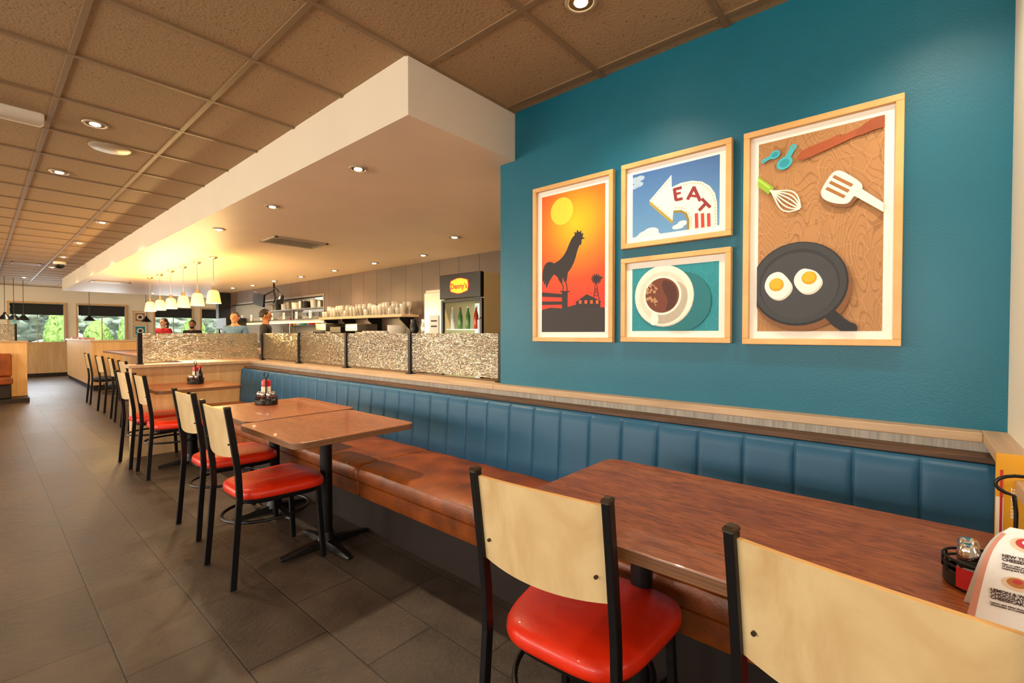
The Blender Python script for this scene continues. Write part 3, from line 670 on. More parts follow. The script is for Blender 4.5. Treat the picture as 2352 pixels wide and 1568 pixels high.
a.circ(1783,654,15,'#e39a12'); a.circ(1782,652,12,'#eeb021'); a.circ(1858,638,15,'#e39a12'); a.circ(1857,636,12,'#eeb021')
a.done()
# ------------------------------------------------------------ ceiling fittings
def spot(parent,loc,e,col=(1,.84,.62),ang=130,blend=.8,r=.04):
    l=D.lights.new('downlight','SPOT'); l.energy=e; l.color=col; l.spot_size=math.radians(ang); l.spot_blend=blend; l.shadow_soft_size=r
    o=D.objects.new('downlight_lamp',l); COL.objects.link(o); o.parent=parent; o.location=loc; return o
M['trimring']=mat('downlight_ring','#b7a78f',.35,metal=.2); M['reflector']=mat('bronze_reflector','#8a6a44',.25,metal=.8)
def downlight(x,y,z,e,label,col=(1,.83,.6),k=.88):
    t=thing('recessed_downlight',label,'ceiling light',(x,y,z),0,'recessed downlights')
    bm=bmesh.new(); lathe(bm,[(.070*k,0),(.074*k,-.004),(.070*k,-.009),(.060*k,-.010),(.054*k,-.006),(.050*k,-.002)],28,cap=False); finish('trim_ring',bm,'trimring',parent=t,smooth=True)
    bm=bmesh.new(); lathe(bm,[(.055*k,-.007),(.038*k,-.003),(.018,-.001)],24); finish('reflector',bm,'reflector',parent=t,smooth=True)
    bm=bmesh.new(); lathe(bm,[(.034*k,-.004),(.030*k,-.010),(.016,-.014),(.004,-.015)],20); finish('bulb',bm,'lampglow',parent=t,smooth=True)
    spot(t,(0,0,-.035),e,col)
G=(1,.70,.36)
for x,y,e,c_ in [(1.612,1.031,46,(1,.85,.64)),(1.6,-.05,42,(1,.85,.64)),(.509,3.97,46,(1,.76,.46)),(.461,5.375,50,G),(1.0,7.41,75,G),(1.0,9.35,80,G),(1.0,11.27,80,G),(1.0,13.2,80,G),(.74,16.1,90,(1,.8,.55)),(-.9,1.2,44,(1,.83,.6)),(-.9,6,70,G),(-.9,10,75,G),(-.9,14,75,G),(.3,-1.4,36,(1,.85,.64))]:
    downlight(x,y,CH,e,'recessed downlight in the acoustic tile ceiling',c_)
for x,y,e in [(1.601,2.687,95),(1.61,4.02,72),(1.609,5.304,66)]: downlight(x,y,SF,e,'recessed downlight in the cream soffit above the banquette',(1,.78,.5),k=.78)
for x,y in [(3.42,3.80),(3.93,4.99),(3.89,6.1),(3.91,7.32),(3.93,8.58),(3.90,9.70),(3.95,10.94),(3.87,11.9)]: downlight(x,y,SF,50,'warm recessed downlight over the service counter',(1,.76,.46),k=1)
for x,y in [(5.0,15),(3,15)]: downlight(x,y,SF,60,'warm downlight added to brighten the far window area')  # extra lamps added because the far zone rendered too dark
def disc(name,label,cat,prof,loc,m):
    bm=bmesh.new(); lathe(bm,prof,32,loc); return lab(finish(name,bm,m,smooth=True),label,cat)
disc('ceiling_speaker','round cream ceiling speaker','speaker',[(.115,0),(.12,-.006),(.11,-.014),(.02,-.016)],(.644,4.397,CH),'trimring')
dm=thing('dome_camera','small dark dome security camera on the ceiling','camera',(1.024,12.15,CH))
bm=bmesh.new(); lathe(bm,[(.09,0),(.09,-.04),(.08,-.05)],24); finish('housing',bm,'white',parent=dm,smooth=True)
bm=bmesh.new(); lathe(bm,[(.075,-.05),(.07,-.08),(.05,-.11),(.02,-.125)],24); finish('dome',bm,'blackp',parent=dm,smooth=True)
el=thing('emergency_light','long white ceiling-mounted emergency light','light fixture',(.0,4.1,CH))
bm=bmesh.new(); pr=[(-.07,0),(-.068,-.03),(-.045,-.055),(0,-.062),(.045,-.055),(.068,-.03),(.07,0)]
loft(bm,[[(x,y*s,z*s) for y,z in pr] for x,s in ((-.31,.85),(-.3,1),(.27,1),(.285,.85))]); finish('housing',bm,'white',parent=el,smooth=True,bevel=.002)
def vent(loc,lx,ly,label):
    e=thing('air_vent',label,'vent',loc,0,'ceiling air vents'); bm=bmesh.new(); x,y=lx/2,ly/2
    for q in ((-x,x,-y,-y+.03),(-x,x,y-.03,y),(-x,-x+.03,-y,y),(x-.03,x,-y,y)): box(bm,*q,-.014,0)
    finish('vent_frame',bm,'trimring' if loc[2]<2.4 else 'tbar',parent=e,bevel=.002)
    bm=bmesh.new(); n=4
    for i in range(n):
        yy=-y+.03+(ly-.06)*(i+.5)/n; box(bm,-x+.03,x-.03,yy-.03,yy+.004,-.016,-.012,0)
    box(bm,-x+.03,x-.03,-y+.03,y-.03,-.002,0,1)
    finish('louvres',bm,['trimring' if loc[2]<2.4 else 'tbar','blackp'],parent=e)
vent((2.41,5.41,SF),.6,.42,'slotted metal air vent in the soffit'); vent((1.8,12.5,SF),.6,.4,'slotted metal air vent in the far soffit'); vent((.62,12.9,CH),.4,.4,'square ceiling air vent')
def pendant(x,y,label):
    e=thing('pendant_lamp',label,'pendant lamp',(x,y,1.66),0,'glowing amber pendants'); zt=SF-1.66
    bm=bmesh.new(); lathe(bm,[(.055,zt),(.055,zt-.012),(.03,zt-.03),(.006,zt-.035)],20); finish('canopy',bm,'steel',parent=e,smooth=True)
    bm=bmesh.new(); cyl(bm,(0,0,.18),(0,0,zt-.02),.004,seg=8); finish('rod',bm,'steel',parent=e)
    bm=bmesh.new(); lathe(bm,[(.02,.235),(.024,.23),(.028,.19),(.036,.178)],16); finish('socket',bm,'steel',parent=e,smooth=True)
    bm=bmesh.new(); lathe(bm,[(.035,.18),(.05,.175),(.066,.15),(.078,.08),(.090,0),(.087,0),(.074,.08),(.062,.145),(.035,.17)],28,cap=False); finish('lamp_shade',bm,'shadeglass',parent=e,smooth=True)
    bm=bmesh.new(); ball(bm,(0,0,.06),.03,12); finish('bulb',bm,'lampglow',parent=e,smooth=True)
    l=D.lights.new('pendant','POINT'); l.energy=34; l.color=(1,.66,.26); l.shadow_soft_size=.06; o=D.objects.new('pendant_light',l); COL.objects.link(o); o.parent=e; o.location=(.0,.0,-.12)
    l2=D.lights.new('pendant_up','SPOT'); l2.energy=22; l2.color=(1,.58,.14); l2.spot_size=math.radians(174); l2.spot_blend=1; l2.shadow_soft_size=.06
    o2=D.objects.new('pendant_uplight',l2); COL.objects.link(o2); o2.parent=e; o2.rotation_euler=(pi,0,0); o2.location=(0,0,.245)
for i in range(6): pendant(2.13,7.28+.715*i,'amber glass pendant lamp on a slim metal rod')
def bpend(x,y,zz=1.58):
    e=thing('black_pendant_lamp','small black metal pendant lamp on a thin cord','pendant lamp',(x,y,zz),0,'small black pendants')
    bm=bmesh.new(); cyl(bm,(0,0,.15),(0,0,CH-zz if y>15.8 else SF-zz),.006,seg=6); finish('cord',bm,'blackp',parent=e)
    bm=bmesh.new(); lathe(bm,[(.02,.17),(.03,.12),(.05,.10),(.13,.0),(.127,0),(.045,.095),(.01,.11)],20); finish('lamp_shade',bm,'blkpend',parent=e,smooth=True)
for x,y in ((.42,16.2),(.58,16.6),(.76,17),(1.95,16.6),(3.2,16.8),(5.2,17.0)): bpend(x,y)
# ------------------------------------------------------------ counter zone
dc=thing('diner_counter','long diner counter with dark edge top and oak front','counter',(2.1,9.0,0))
bm=bmesh.new(); box(bm,1.95,2.5,6.5,12.4,.1,.86); finish('body',bm,'oak',parent=dc,world=True)
bm=bmesh.new(); box(bm,1.99,2.48,6.54,12.36,0,.1); finish('kick',bm,'brown_dark',parent=dc,world=True)
bm=bmesh.new(); box(bm,1.66,2.54,6.45,12.45,.86,.90,0); finish('countertop',bm,'tableE',parent=dc,world=True,bevel=.006)
sc_=thing('service_counter','stainless service counter along the kitchen wall','counter',(4.0,6,0))
bm=bmesh.new(); box(bm,3.78,4.33,4.95,13.4,.0,.88); finish('cabinet',bm,'steel',parent=sc_,world=True,bevel=.004)
bm=bmesh.new(); box(bm,3.74,4.335,4.95,13.42,.88,.92); finish('worktop',bm,'steel',parent=sc_,world=True,bevel=.004)
sh=thing('wall_shelf','long oak wall shelf on black brackets','shelf',(4.2,6.8,1.48))
bm=bmesh.new(); box(bm,4.02,4.335,5.6,8.1,1.49,1.53); finish('board',bm,'oakH',parent=sh,world=True,bevel=.003)
for yy in (5.75,6.6,7.4,8.0):
    bm=bmesh.new(); prv=[(4.335,1.49),(4.08,1.49),(4.08,1.47),(4.31,1.28),(4.335,1.28)]
    loft(bm,[[(x,yy+d,z) for x,z in prv] for d in (-.012,.012)]); finish('bracket',bm,'blackp',parent=sh,world=True)
M['glass2']=mat('frosty_glass','#fbf6ea',.08,trans=.7)
def glassobj(kind):
    bm=bmesh.new()
    if kind==0: lathe(bm,[(.028,0),(.03,.004),(.038,.15),(.0355,.15),(.027,.012),(.002,.01)],14)
    elif kind==1: lathe(bm,[(.032,0),(.03,.005),(.006,.012),(.006,.06),(.03,.09),(.038,.14),(.034,.19),(.032,.19),(.035,.14),(.028,.095),(.002,.07)],14)
    else: lathe(bm,[(.038,0),(.04,.004),(.042,.10),(.0395,.10),(.036,.01),(.002,.008)],14)
    return finish('drinking_glass',bm,'glass2',smooth=True)
protos=[lab(glassobj(k),l,'glass','glasses on the oak shelf') for k,l in ((0,'clear straight drinking glass upright on the oak shelf'),(1,'clear stemmed glass on the oak shelf'),(2,'clear short tumbler on the oak shelf'))]
cnt=0
for i in range(26):
    for row in (0,1):
        kk=(0,1,2,1,1,0)[(i*5//6+row)%6]; k=protos[kk]; p=(4.08+.13*row+random.uniform(-.01,.01),5.68+i*.093,1.5305)
        if cnt<3: protos[cnt].location=p
        else:
            n=k.copy(); COL.objects.link(n); n.location=p
        cnt+=1
M['frblack']=mat('cooler_black','#0c0c0d',.3); M['frcream']=mat('cooler_side','#d8c391',.45); M['frin']=mat('cooler_inside_glow','#aab5ad',.5,emit=.9,ecol='#d8e4d6')
M['lyel']=mat('logo_yellow','#f2b51b',.4,emit=.5,ecol='#f2b51b'); M['lred']=mat('logo_red','#c8181c',.4,emit=.3,ecol='#c8181c')
fr=thing('beverage_cooler','black upright beverage cooler with lit header sign and glass door','refrigerator',(4.0,4.03,0))
X0,X1,Y0,Y1,ZT=3.72,4.32,3.68,4.38,1.95
bm=bmesh.new(); box(bm,X0+.04,X1,Y0,Y0+.03,.03,ZT); box(bm,X0+.04,X1,Y1-.03,Y1,.03,ZT); box(bm,X1-.03,X1,Y0+.03,Y1-.03,.03,ZT); box(bm,X0+.04,X1-.03,Y0+.03,Y1-.03,ZT-.03,ZT); box(bm,X0+.04,X1-.03,Y0+.03,Y1-.03,0,.15)
finish('cabinet',bm,'frcream',parent=fr,world=True,bevel=.004)
bm=bmesh.new(); box(bm,X0-.02,X0+.04,Y0,Y1,1.66,ZT); finish('header_sign',bm,'frblack',parent=fr,world=True,bevel=.006)
yc=(Y0+Y1)/2
def hexa(s): return [(-.165*s,-.0),(-.15*s,.065*s),(-.035*s,.092*s),(.035*s,.092*s),(.15*s,.065*s),(.165*s,0),(.15*s,-.065*s),(.035*s,-.092*s),(-.035*s,-.092*s),(-.15*s,-.065*s)]
bm=bmesh.new()
for s,xo,mi_ in ((1.0,.023,0),(.92,.025,1)): loft(bm,[[(xx,yc+a,1.805+b) for a,b in hexa(s)] for xx in (X0-xo,X0-.02)],mi=mi_)
finish('logo',bm,['lred','lyel'],parent=fr,world=True)
bm=bmesh.new(); text_bm(bm,"Denny's",.088,(X0-.028,yc,1.80),(0,-1,0),(0,0,1),0,.002); finish('lettering',bm,'lred',parent=fr,world=True)
bm=bmesh.new()
for q in ((Y0,Y0+.035,.15,1.65),(Y1-.035,Y1,.15,1.65),(Y0+.035,Y1-.035,.15,.22),(Y0+.035,Y1-.035,1.62,1.65)): box(bm,X0,X0+.035,*q)
dd=finish('door',bm,'frblack',parent=fr,world=True,bevel=.003)
bm=bmesh.new(); tube(bm,[(X0,Y0+.018,1.0),(X0-.035,Y0+.018,1.03),(X0-.035,Y0+.018,1.4),(X0,Y0+.018,1.43)],.008); h=finish('handle',bm,'chrome',parent=fr,world=True,smooth=True)
bm=bmesh.new(); box(bm,X1-.05,X1-.032,Y0+.03,Y1-.03,.15,1.64); 
for z in (.55,.97,1.29): box(bm,X0+.06,X1-.05,Y0+.03,Y1-.03,z,z+.01)
finish('interior_shelving',bm,'frin',parent=fr,world=True)  # shelving and back panel glow to brighten the cooler inside
M['bgreen']=mat('bottle_green','#4a7d3d',.2); M['bclear']=mat('bottle_pale','#cfd5cf',.2); M['bred']=mat('bottle_red','#a8321f',.2)
for r_,z in enumerate((.981,1.301)):
    for i in range(9):
        e=thing('beverage_bottle','beverage bottle standing inside the cooler','bottle',(X0+.12+.07*(i%2),Y0+.075+i*.068,z),0,'bottles in the cooler')
        bm=bmesh.new(); lathe(bm,[(.026,0),(.028,.01),(.028,.16),(.012,.22),(.011,.25)],12); finish('body',bm,('bgreen','bclear','bgreen','bred','bclear')[(i+r_)%5],parent=e,smooth=True)
        bm=bmesh.new(); lathe(bm,[(.013,.25),(.013,.265),(.01,.267)],12); finish('cap',bm,'kred' if i%3==0 else 'porcelain',parent=e)
im=thing('stainless_refrigerator','tall stainless refrigerator beside the beverage cooler','refrigerator',(4.1,4.68,0))
bm=bmesh.new(); box(bm,3.92,4.33,4.43,4.93,.08,1.82); finish('body',bm,'steel',parent=im,world=True,bevel=.008)
bm=bmesh.new(); box(bm,3.89,3.918,4.44,4.92,.12,1.78); finish('door',bm,'steel',parent=im,world=True,bevel=.006)
bm=bmesh.new(); tube(bm,[(3.89,4.48,1.1),(3.85,4.48,1.12),(3.85,4.48,1.5),(3.89,4.48,1.52)],.008); finish('handle',bm,'chrome',parent=im,world=True,smooth=True)
bm=bmesh.new()
for yy in (4.47,4.89):
    for xx in (3.96,4.28): cyl(bm,(xx,yy,0),(xx,yy,.08),.02,seg=10)
finish('feet',bm,'black',parent=im,world=True)
def notice(y,z,w,h,m,label,x=4.337,rows=()):
    bm=bmesh.new(); box(bm,x-.004,x,y-w/2,y+w/2,z-h/2,z+h/2,0)
    for (ry,rz,rw,rh,mi) in rows: box(bm,x-.006,x-.004,y+ry-rw/2,y+ry+rw/2,z+rz-rh/2,z+rz+rh/2,mi)
    return lab(finish('wall_notice',bm,m),label,'notice')
M['ngreen']=mat('notice_green','#2f9a6a',.5)
notice(5.28,1.62,.30,.42,['porcelain','ngreen','sticker','gold'],'printed allergy notice with coloured photo blocks',rows=[(0,.13,.26,.12,1),(-.07,.0,.1,.08,2),(.07,.0,.1,.08,3),(0,-.13,.26,.1,1)])
notice(7.3,1.24,.16,.22,['paper','ink'],'white paper notice taped to the wall',rows=[(0,.05,.1,.01,1),(0,.0,.1,.01,1),(0,-.05,.1,.01,1)])
bm=bmesh.new(); box(bm,3.882,3.888,4.62,4.80,1.25,1.48,0); box(bm,3.880,3.882,4.65,4.77,1.40,1.42,1); box(bm,3.880,3.882,4.65,4.77,1.33,1.35,1); n=finish('paper_sheet',bm,['paper','ink'],parent=im,world=True)
bowl=None
for i in range(5):
    if bowl is None:
        bm=bmesh.new(); lathe(bm,[(.05,0),(.07,.01),(.12,.06),(.135,.085),(.13,.085),(.115,.06),(.06,.015),(.002,.012)],24); bowl=lab(finish('serving_bowl',bm,'porcelain',smooth=True),'white serving bowl nested in a stack','bowl','stacked bowls'); bowl.location=(4.0,5.70,1.21)
    else:
        n=bowl.copy(); COL.objects.link(n); n.location=(4.0,5.70,1.21+.018*i)
rk=thing('counter_rack','stainless rack standing on the service worktop','rack',(4.05,5.9,.92))
bm=bmesh.new(); box(bm,3.85,4.25,5.0,6.5,1.19,1.205)
for xx in (3.87,4.23):
    for yy in (5.02,6.48): cyl(bm,(xx,yy,.92),(xx,yy,1.19),.012,seg=8)
finish('rack_frame',bm,'steel',parent=rk,world=True)
cup=None
for i in range(9):
    if cup is None:
        bm=bmesh.new(); lathe(bm,[(.026,0),(.03,.005),(.042,.08),(.039,.08),(.027,.01),(.002,.008)],16); tube(bm,[(0,.038,.065),(0,.06,.06),(0,.06,.03),(0,.033,.022)],.005,6)
        cup=lab(finish('coffee_mug',bm,'porcelain',smooth=True),'white coffee mug on the steel rack','mug','mugs on the steel rack'); cup.location=(3.93,5.92,1.206)
    else:
        n=cup.copy(); COL.objects.link(n); n.location=(3.93+.12*(i%2),5.92+.13*(i//2),1.206)
def jug(y,m,label):
    bm=bmesh.new(); lathe(bm,[(.05,0),(.055,.01),(.062,.14),(.045,.2),(.05,.24),(.03,.25)],18); tube(bm,[(0,-.045,.21),(0,-.11,.2),(0,-.11,.08),(0,-.058,.06)],.008,8)
    o=lab(finish('beverage_jug',bm,m,smooth=True),label,'jug'); o.location=(4.12,y,1.206)
jug(5.17,'steel','stainless beverage jug on the steel rack'); jug(5.42,'frblack','black insulated jug on the steel rack')
def appliance(y,w,h,label,name,m='steel'):
    e=thing(name,label,'appliance',(4.05,y,.92)); bm=bmesh.new(); box(bm,3.88,4.25,y-w/2,y+w/2,.92,.92+h*.35); box(bm,4.05,4.25,y-w/2,y+w/2,.92+h*.35,.92+h*.75); box(bm,3.88,4.25,y-w/2,y+w/2,.92+h*.75,.92+h)
    finish('body',bm,m,parent=e,world=True,bevel=.01)
    bm=bmesh.new(); lathe(bm,[(.06,0),(.07,.02),(.07,.08),(.04,.12)],16,(3.96,y,.925+h*.35)); finish('carafe',bm,'bottle',parent=e,world=True,smooth=True)
appliance(6.75,.35,.48,'stainless coffee brewer with dark glass carafe','coffee_brewer'); appliance(7.25,.35,.44,'black coffee brewer with dark glass carafe','coffee_brewer','frblack'); appliance(7.75,.35,.50,'stainless tea brewer with dark glass carafe','tea_brewer')
mw=thing('stacked_microwave','stainless microwave on the service worktop','microwave',(4.05,8.25,.92))
bm=bmesh.new(); box(bm,3.86,4.28,8.0,8.5,.92,1.28); finish('body',bm,'steel',parent=mw,world=True,bevel=.008)
bm=bmesh.new(); box(bm,3.85,3.862,8.12,8.48,.96,1.24); finish('door',bm,'frblack',parent=mw,world=True,bevel=.003)
hd=thing('range_hood','sloped stainless extraction hood in the kitchen','range hood',(5.3,9.4,1.6))
bm=bmesh.new(); pf=[(4.72,1.60),(4.72,1.70),(5.1,2.12),(5.8,2.12),(5.8,1.60)]
loft(bm,[[(x,y,z) for x,z in pf] for y in (8.6,10.3)]); finish('canopy',bm,'steeld',parent=hd,world=True,bevel=.005)
bm=bmesh.new()
for k in range(6): box(bm,4.70,4.722,8.62+k*.28,8.62+k*.28+.02,1.60,1.70)
finish('canopy_ribs',bm,'steel',parent=hd,world=True)
bm=bmesh.new(); box(bm,5.2,5.6,9.3,9.9,2.12,SF); finish('duct',bm,'steel',parent=hd,world=True)
hs=thing('pass_shelf','stainless pass-through heat shelf across the kitchen opening','shelf',(4.4,11,1.5))
bm=bmesh.new(); box(bm,4.30,4.56,8.56,13.48,1.50,1.525); box(bm,4.34,4.52,8.56,11.62,1.74,1.76); finish('shelf',bm,'steel',parent=hs,world=True)
bm=bmesh.new()
for yy in (8.6,10.2,11.8,13.44): box(bm,4.42,4.45,yy-.015,yy+.015,1.07,1.5)
for yy in (8.6,10.07,11.59): box(bm,4.42,4.45,yy-.012,yy+.012,1.525,1.97)
finish('supports',bm,'steel',parent=hs,world=True)
M['heat']=mat('heat_lamp_glow','#ffdca0',.5,emit=5,ecol='#ffc070')
bm=bmesh.new(); box(bm,4.38,4.48,8.8,13.2,1.465,1.49); finish('heat_lamp_bar',bm,'heat',parent=hs,world=True)
for i,yy in enumerate((9.0,9.35,9.7,10.5,10.9,11.4,12.0,12.5)):
    z=1.526; n=4+i%4
    for j in range(n):
        if i==0 and j==0:
            bm=bmesh.new(); lathe(bm,[(.06,0),(.08,.006),(.125,.016),(.12,.018),(.07,.01),(.002,.008)],24); plate=lab(finish('dinner_plate',bm,'porcelain',smooth=True),'white dinner plate in a stack on the pass shelf','plate','stacked plates'); plate.location=(4.43,yy,z)
        else:
            q=plate.copy(); COL.objects.link(q); q.location=(4.43,yy,z+.012*j)
cols_=['kwhite','gold','sticker','steel','ngreen']
for i in range(9):
    bm=bmesh.new(); w=.055+.015*(i%3); hh_=.12+.03*(i%2); lathe(bm,[(w*.8,0),(w*.85,.01),(w,hh_),(w*1.05,hh_+.01),(w*.9,hh_+.02)],14,(4.43,8.83+i*.28,1.761)); lab(finish('food_container',bm,('steel','kwhite','frblack','steel','klabel')[i%5],smooth=True),'small lidded food container on the upper pass shelf','container','containers on the upper pass shelf')
for i in range(7):
    notice(9.0+i*.6,1.62,.10,.14,['paper','ink'],'order ticket sheet hanging in the pass',x=4.30,rows=[(0,.03,.08,.01,1),(0,-.01,.08,.01,1)]).name='order_ticket'
ov=thing('kitchen_range','stainless kitchen range and griddle','stove',(5.4,9.6,0))
bm=bmesh.new(); box(bm,5.1,5.9,8.7,11.2,.1,.92); box(bm,5.8,5.9,8.7,11.2,.92,1.25); finish('body',bm,'steel',parent=ov,world=True,bevel=.006)
bm=bmesh.new(); box(bm,5.1,5.9,8.7,11.2,0,.1); finish('kick',bm,'brown_dark',parent=ov,world=True)
ks=thing('kitchen_storage_shelf','stainless storage shelves on the kitchen back wall','shelf',(5.9,12.3,0))
bm=bmesh.new()
for z in (.5,1.0,1.45,1.85): box(bm,5.7,6.08,11.4,13.7,z,z+.02)
for yy in (11.42,13.68):
    for xx in (5.72,6.06): cyl(bm,(xx,yy,0),(xx,yy,2.0),.015,seg=8)
finish('frame',bm,'steel',parent=ks,world=True)
for i in range(24):
    z=(1.4701,1.0201,1.8701)[i//8]; yy=11.6+(i%8)*.27
    bm=bmesh.new(); w=.07+.02*(i%3); lathe(bm,[(w*.8,0),(w*.85,.01),(w,.16+.03*(i%2)),(w*1.03,.17+.03*(i%2)),(w*.9,.18+.03*(i%2))],16,(5.88,yy,z)); lab(finish('storage_tub',bm,cols_[i%5],smooth=True),'round lidded storage tub on a kitchen shelf','container','storage tubs')
mo=thing('order_monitor','black monitor and camera on a ceiling arm','monitor',(4.2,10.3,1.75))
bm=bmesh.new(); tube(bm,[(4.1,10.2,SF),(4.1,10.2,2.15),(4.05,10.5,2.08),(4.0,10.6,2.0)],.02); tube(bm,[(4.1,10.2,2.2),(4.05,9.9,2.14),(4.05,9.75,2.02)],.018); tube(bm,[(4.1,10.2,2.12),(4.05,10.0,1.98),(4.05,10.1,1.88)],.015); finish('arm',bm,'blackp',parent=mo,world=True,smooth=True)
bm=bmesh.new(); loft(bm,[[(3.97+dx,y,z) for y,z in ((10.4,2.06),(10.95,2.16),(11.0,1.90),(10.45,1.80))] for dx in (0,.04)]); finish('screen',bm,'frblack',parent=mo,world=True)
bm=bmesh.new(); cyl(bm,(4.05,9.72,2.0),(3.98,9.62,1.88),.05,.07); finish('camera_head',bm,'frblack',parent=mo,world=True,smooth=True)
bd=thing('drink_dispenser','black and steel drink dispenser at the counter end','appliance',(4.05,12.6,.92))
bm=bmesh.new(); box(bm,3.85,4.3,12.3,13.0,.92,1.0); box(bm,4.1,4.3,12.3,13.0,1.0,1.35); box(bm,3.85,4.3,12.3,13.0,1.35,1.62); finish('body',bm,'frblack',parent=bd,world=True,bevel=.01)
bm=bmesh.new()
for i in range(5): cyl(bm,(3.93,12.38+i*.13,1.35),(3.93,12.38+i*.13,1.27),.02,seg=10)
finish('nozzles',bm,'steel',parent=bd,world=True)
# ------------------------------------------------------------ far booth
fb=thing('dining_booth','dining booth with saddle-brown seat and oak back','booth',(-.3,12.5,0))
bm=bmesh.new(); box(bm,-1.4,.60,12.62,12.76,.08,1.08); box(bm,-1.4,.60,12.1,12.62,0,.08,1); finish('oak_back',bm,['oak','brown_dark'],parent=fb,world=True)
bm=bmesh.new(); box(bm,-1.4,.62,12.6,12.78,1.08,1.11); finish('cap_rail',bm,'oakX',parent=fb,world=True,bevel=.004)
bm=bmesh.new(); box(bm,-1.4,.38,12.14,12.60,.08,.36,1); box(bm,-1.4,.40,12.06,12.5,.34,.46,0); finish('seat',bm,['orange','brown_dark'],parent=fb,world=True,bevel=.03,seg=3)
bm=bmesh.new(); box(bm,-1.4,.40,12.46,12.61,.46,.88); finish('backrest',bm,'orange',parent=fb,world=True,bevel=.03,seg=3)
bm=bmesh.new(); box(bm,-1.4,.45,12.686,12.694,1.12,1.42); finish('glass_pane',bm,'rain',parent=fb,world=True)
bm=bmesh.new(); box(bm,.45,.48,12.675,12.705,1.11,1.43); finish('post',bm,'black',parent=fb,world=True)
table(-.9,.1,10.95,11.65,'walnut laminate table at the booth')
def smallart(z0,z1,m2,label):
    e=thing('framed_print',label,'framed picture',(3.455,19,z0),0,'small prints on the window wall')
    bm=bmesh.new(); w=.03
    for q in ((3.27,3.64,z0,z0+w),(3.27,3.64,z1-w,z1),(3.27,3.27+w,z0+w,z1-w),(3.64-w,3.64,z0+w,z1-w)): box(bm,q[0],q[1],18.965,18.995,q[2],q[3])
    finish('frame',bm,'frame',parent=e,world=True)
    bm=bmesh.new(); box(bm,3.29,3.62,18.98,18.99,z0+.02,z1-.02,0); box(bm,3.33,3.58,18.976,18.98,z0+.06,z1-.06,1)
    ball(bm,(3.455,18.975,(z0+z1)/2),(.09,.002,.09),16,2); ball(bm,(3.455,18.972,(z0+z1)/2),(.05,.002,.05),16,3)
    finish('art_print',bm,['paper',m2,'porcelain','ink'],parent=e,world=True)
smallart(1.57,1.97,colm('#b07a4a'),'small framed print of a plate over brown pattern'); smallart(1.13,1.53,colm('#1b8a98'),'small framed print of a coffee cup over teal')
for i,(x,y) in enumerate(((1.69,16.6),(1.69,15.4),(1.69,14.6))):
    e=thing('menu_stack','stack of menus lying on the oak divider','menu stack',(x,y,1.10),random.uniform(-.2,.2)); bm=bmesh.new()
    for k in range(4): box(bm,-.09,.09,-.13+.005*k,.13+.004*k,.011*k,.011*k+.010,k%2)
    finish('menus',bm,['paper','sticker'],parent=e)
# ------------------------------------------------------------ outside
o=struct('ground',[(-30,40,19.14,70,-.15,-.05)],'asphalt')
o=struct('lawn',[(-30,40,20.2,22.5,-.05,.12)],'grass')
def shrub(x,y,r,h,label,m='leaf',cone=True):
    bm=bmesh.new(); bmesh.ops.create_icosphere(bm,subdivisions=5,radius=1)
    for v in bm.verts:
        t=(v.co.z+1)/2; k=(1-.25*t) if cone else 1
        n=1+.12*math.sin(v.co.x*13+v.co.z*9)*math.sin(v.co.y*11+v.co.z*8)+random.uniform(-.06,.06)
        v.co=Vector((v.co.x*r*k*n,v.co.y*r*k*n,h*t*(1+.04*random.uniform(-1,1))))
    bmesh.ops.translate(bm,vec=(x,y,.1 if cone else -.05),verts=bm.verts)
    return lab(finish('shrub' if cone else 'tree_canopy',bm,m,smooth='all'),label,'plant')
for x,y,r,h in ((1.75,21.2,.42,1.9),(2.75,21.6,.45,1.6),(3.55,21.2,.36,1.9),(.2,21.4,.45,1.8),(5.6,21.5,.5,1.8),(6.8,21.8,.45,1.9)): shrub(x,y,r,h,'bright green trimmed shrub outside the windows')
for x,y,r,h in ((-12,48,4.8,4.2),(-1,48,4.8,4.6),(10,48,4.8,4.0),(21,48,4.8,5),(32,48,4.8,4.4)): shrub(x,y,r,h,'leafy tree beyond the parking lot','leafhaze',False)
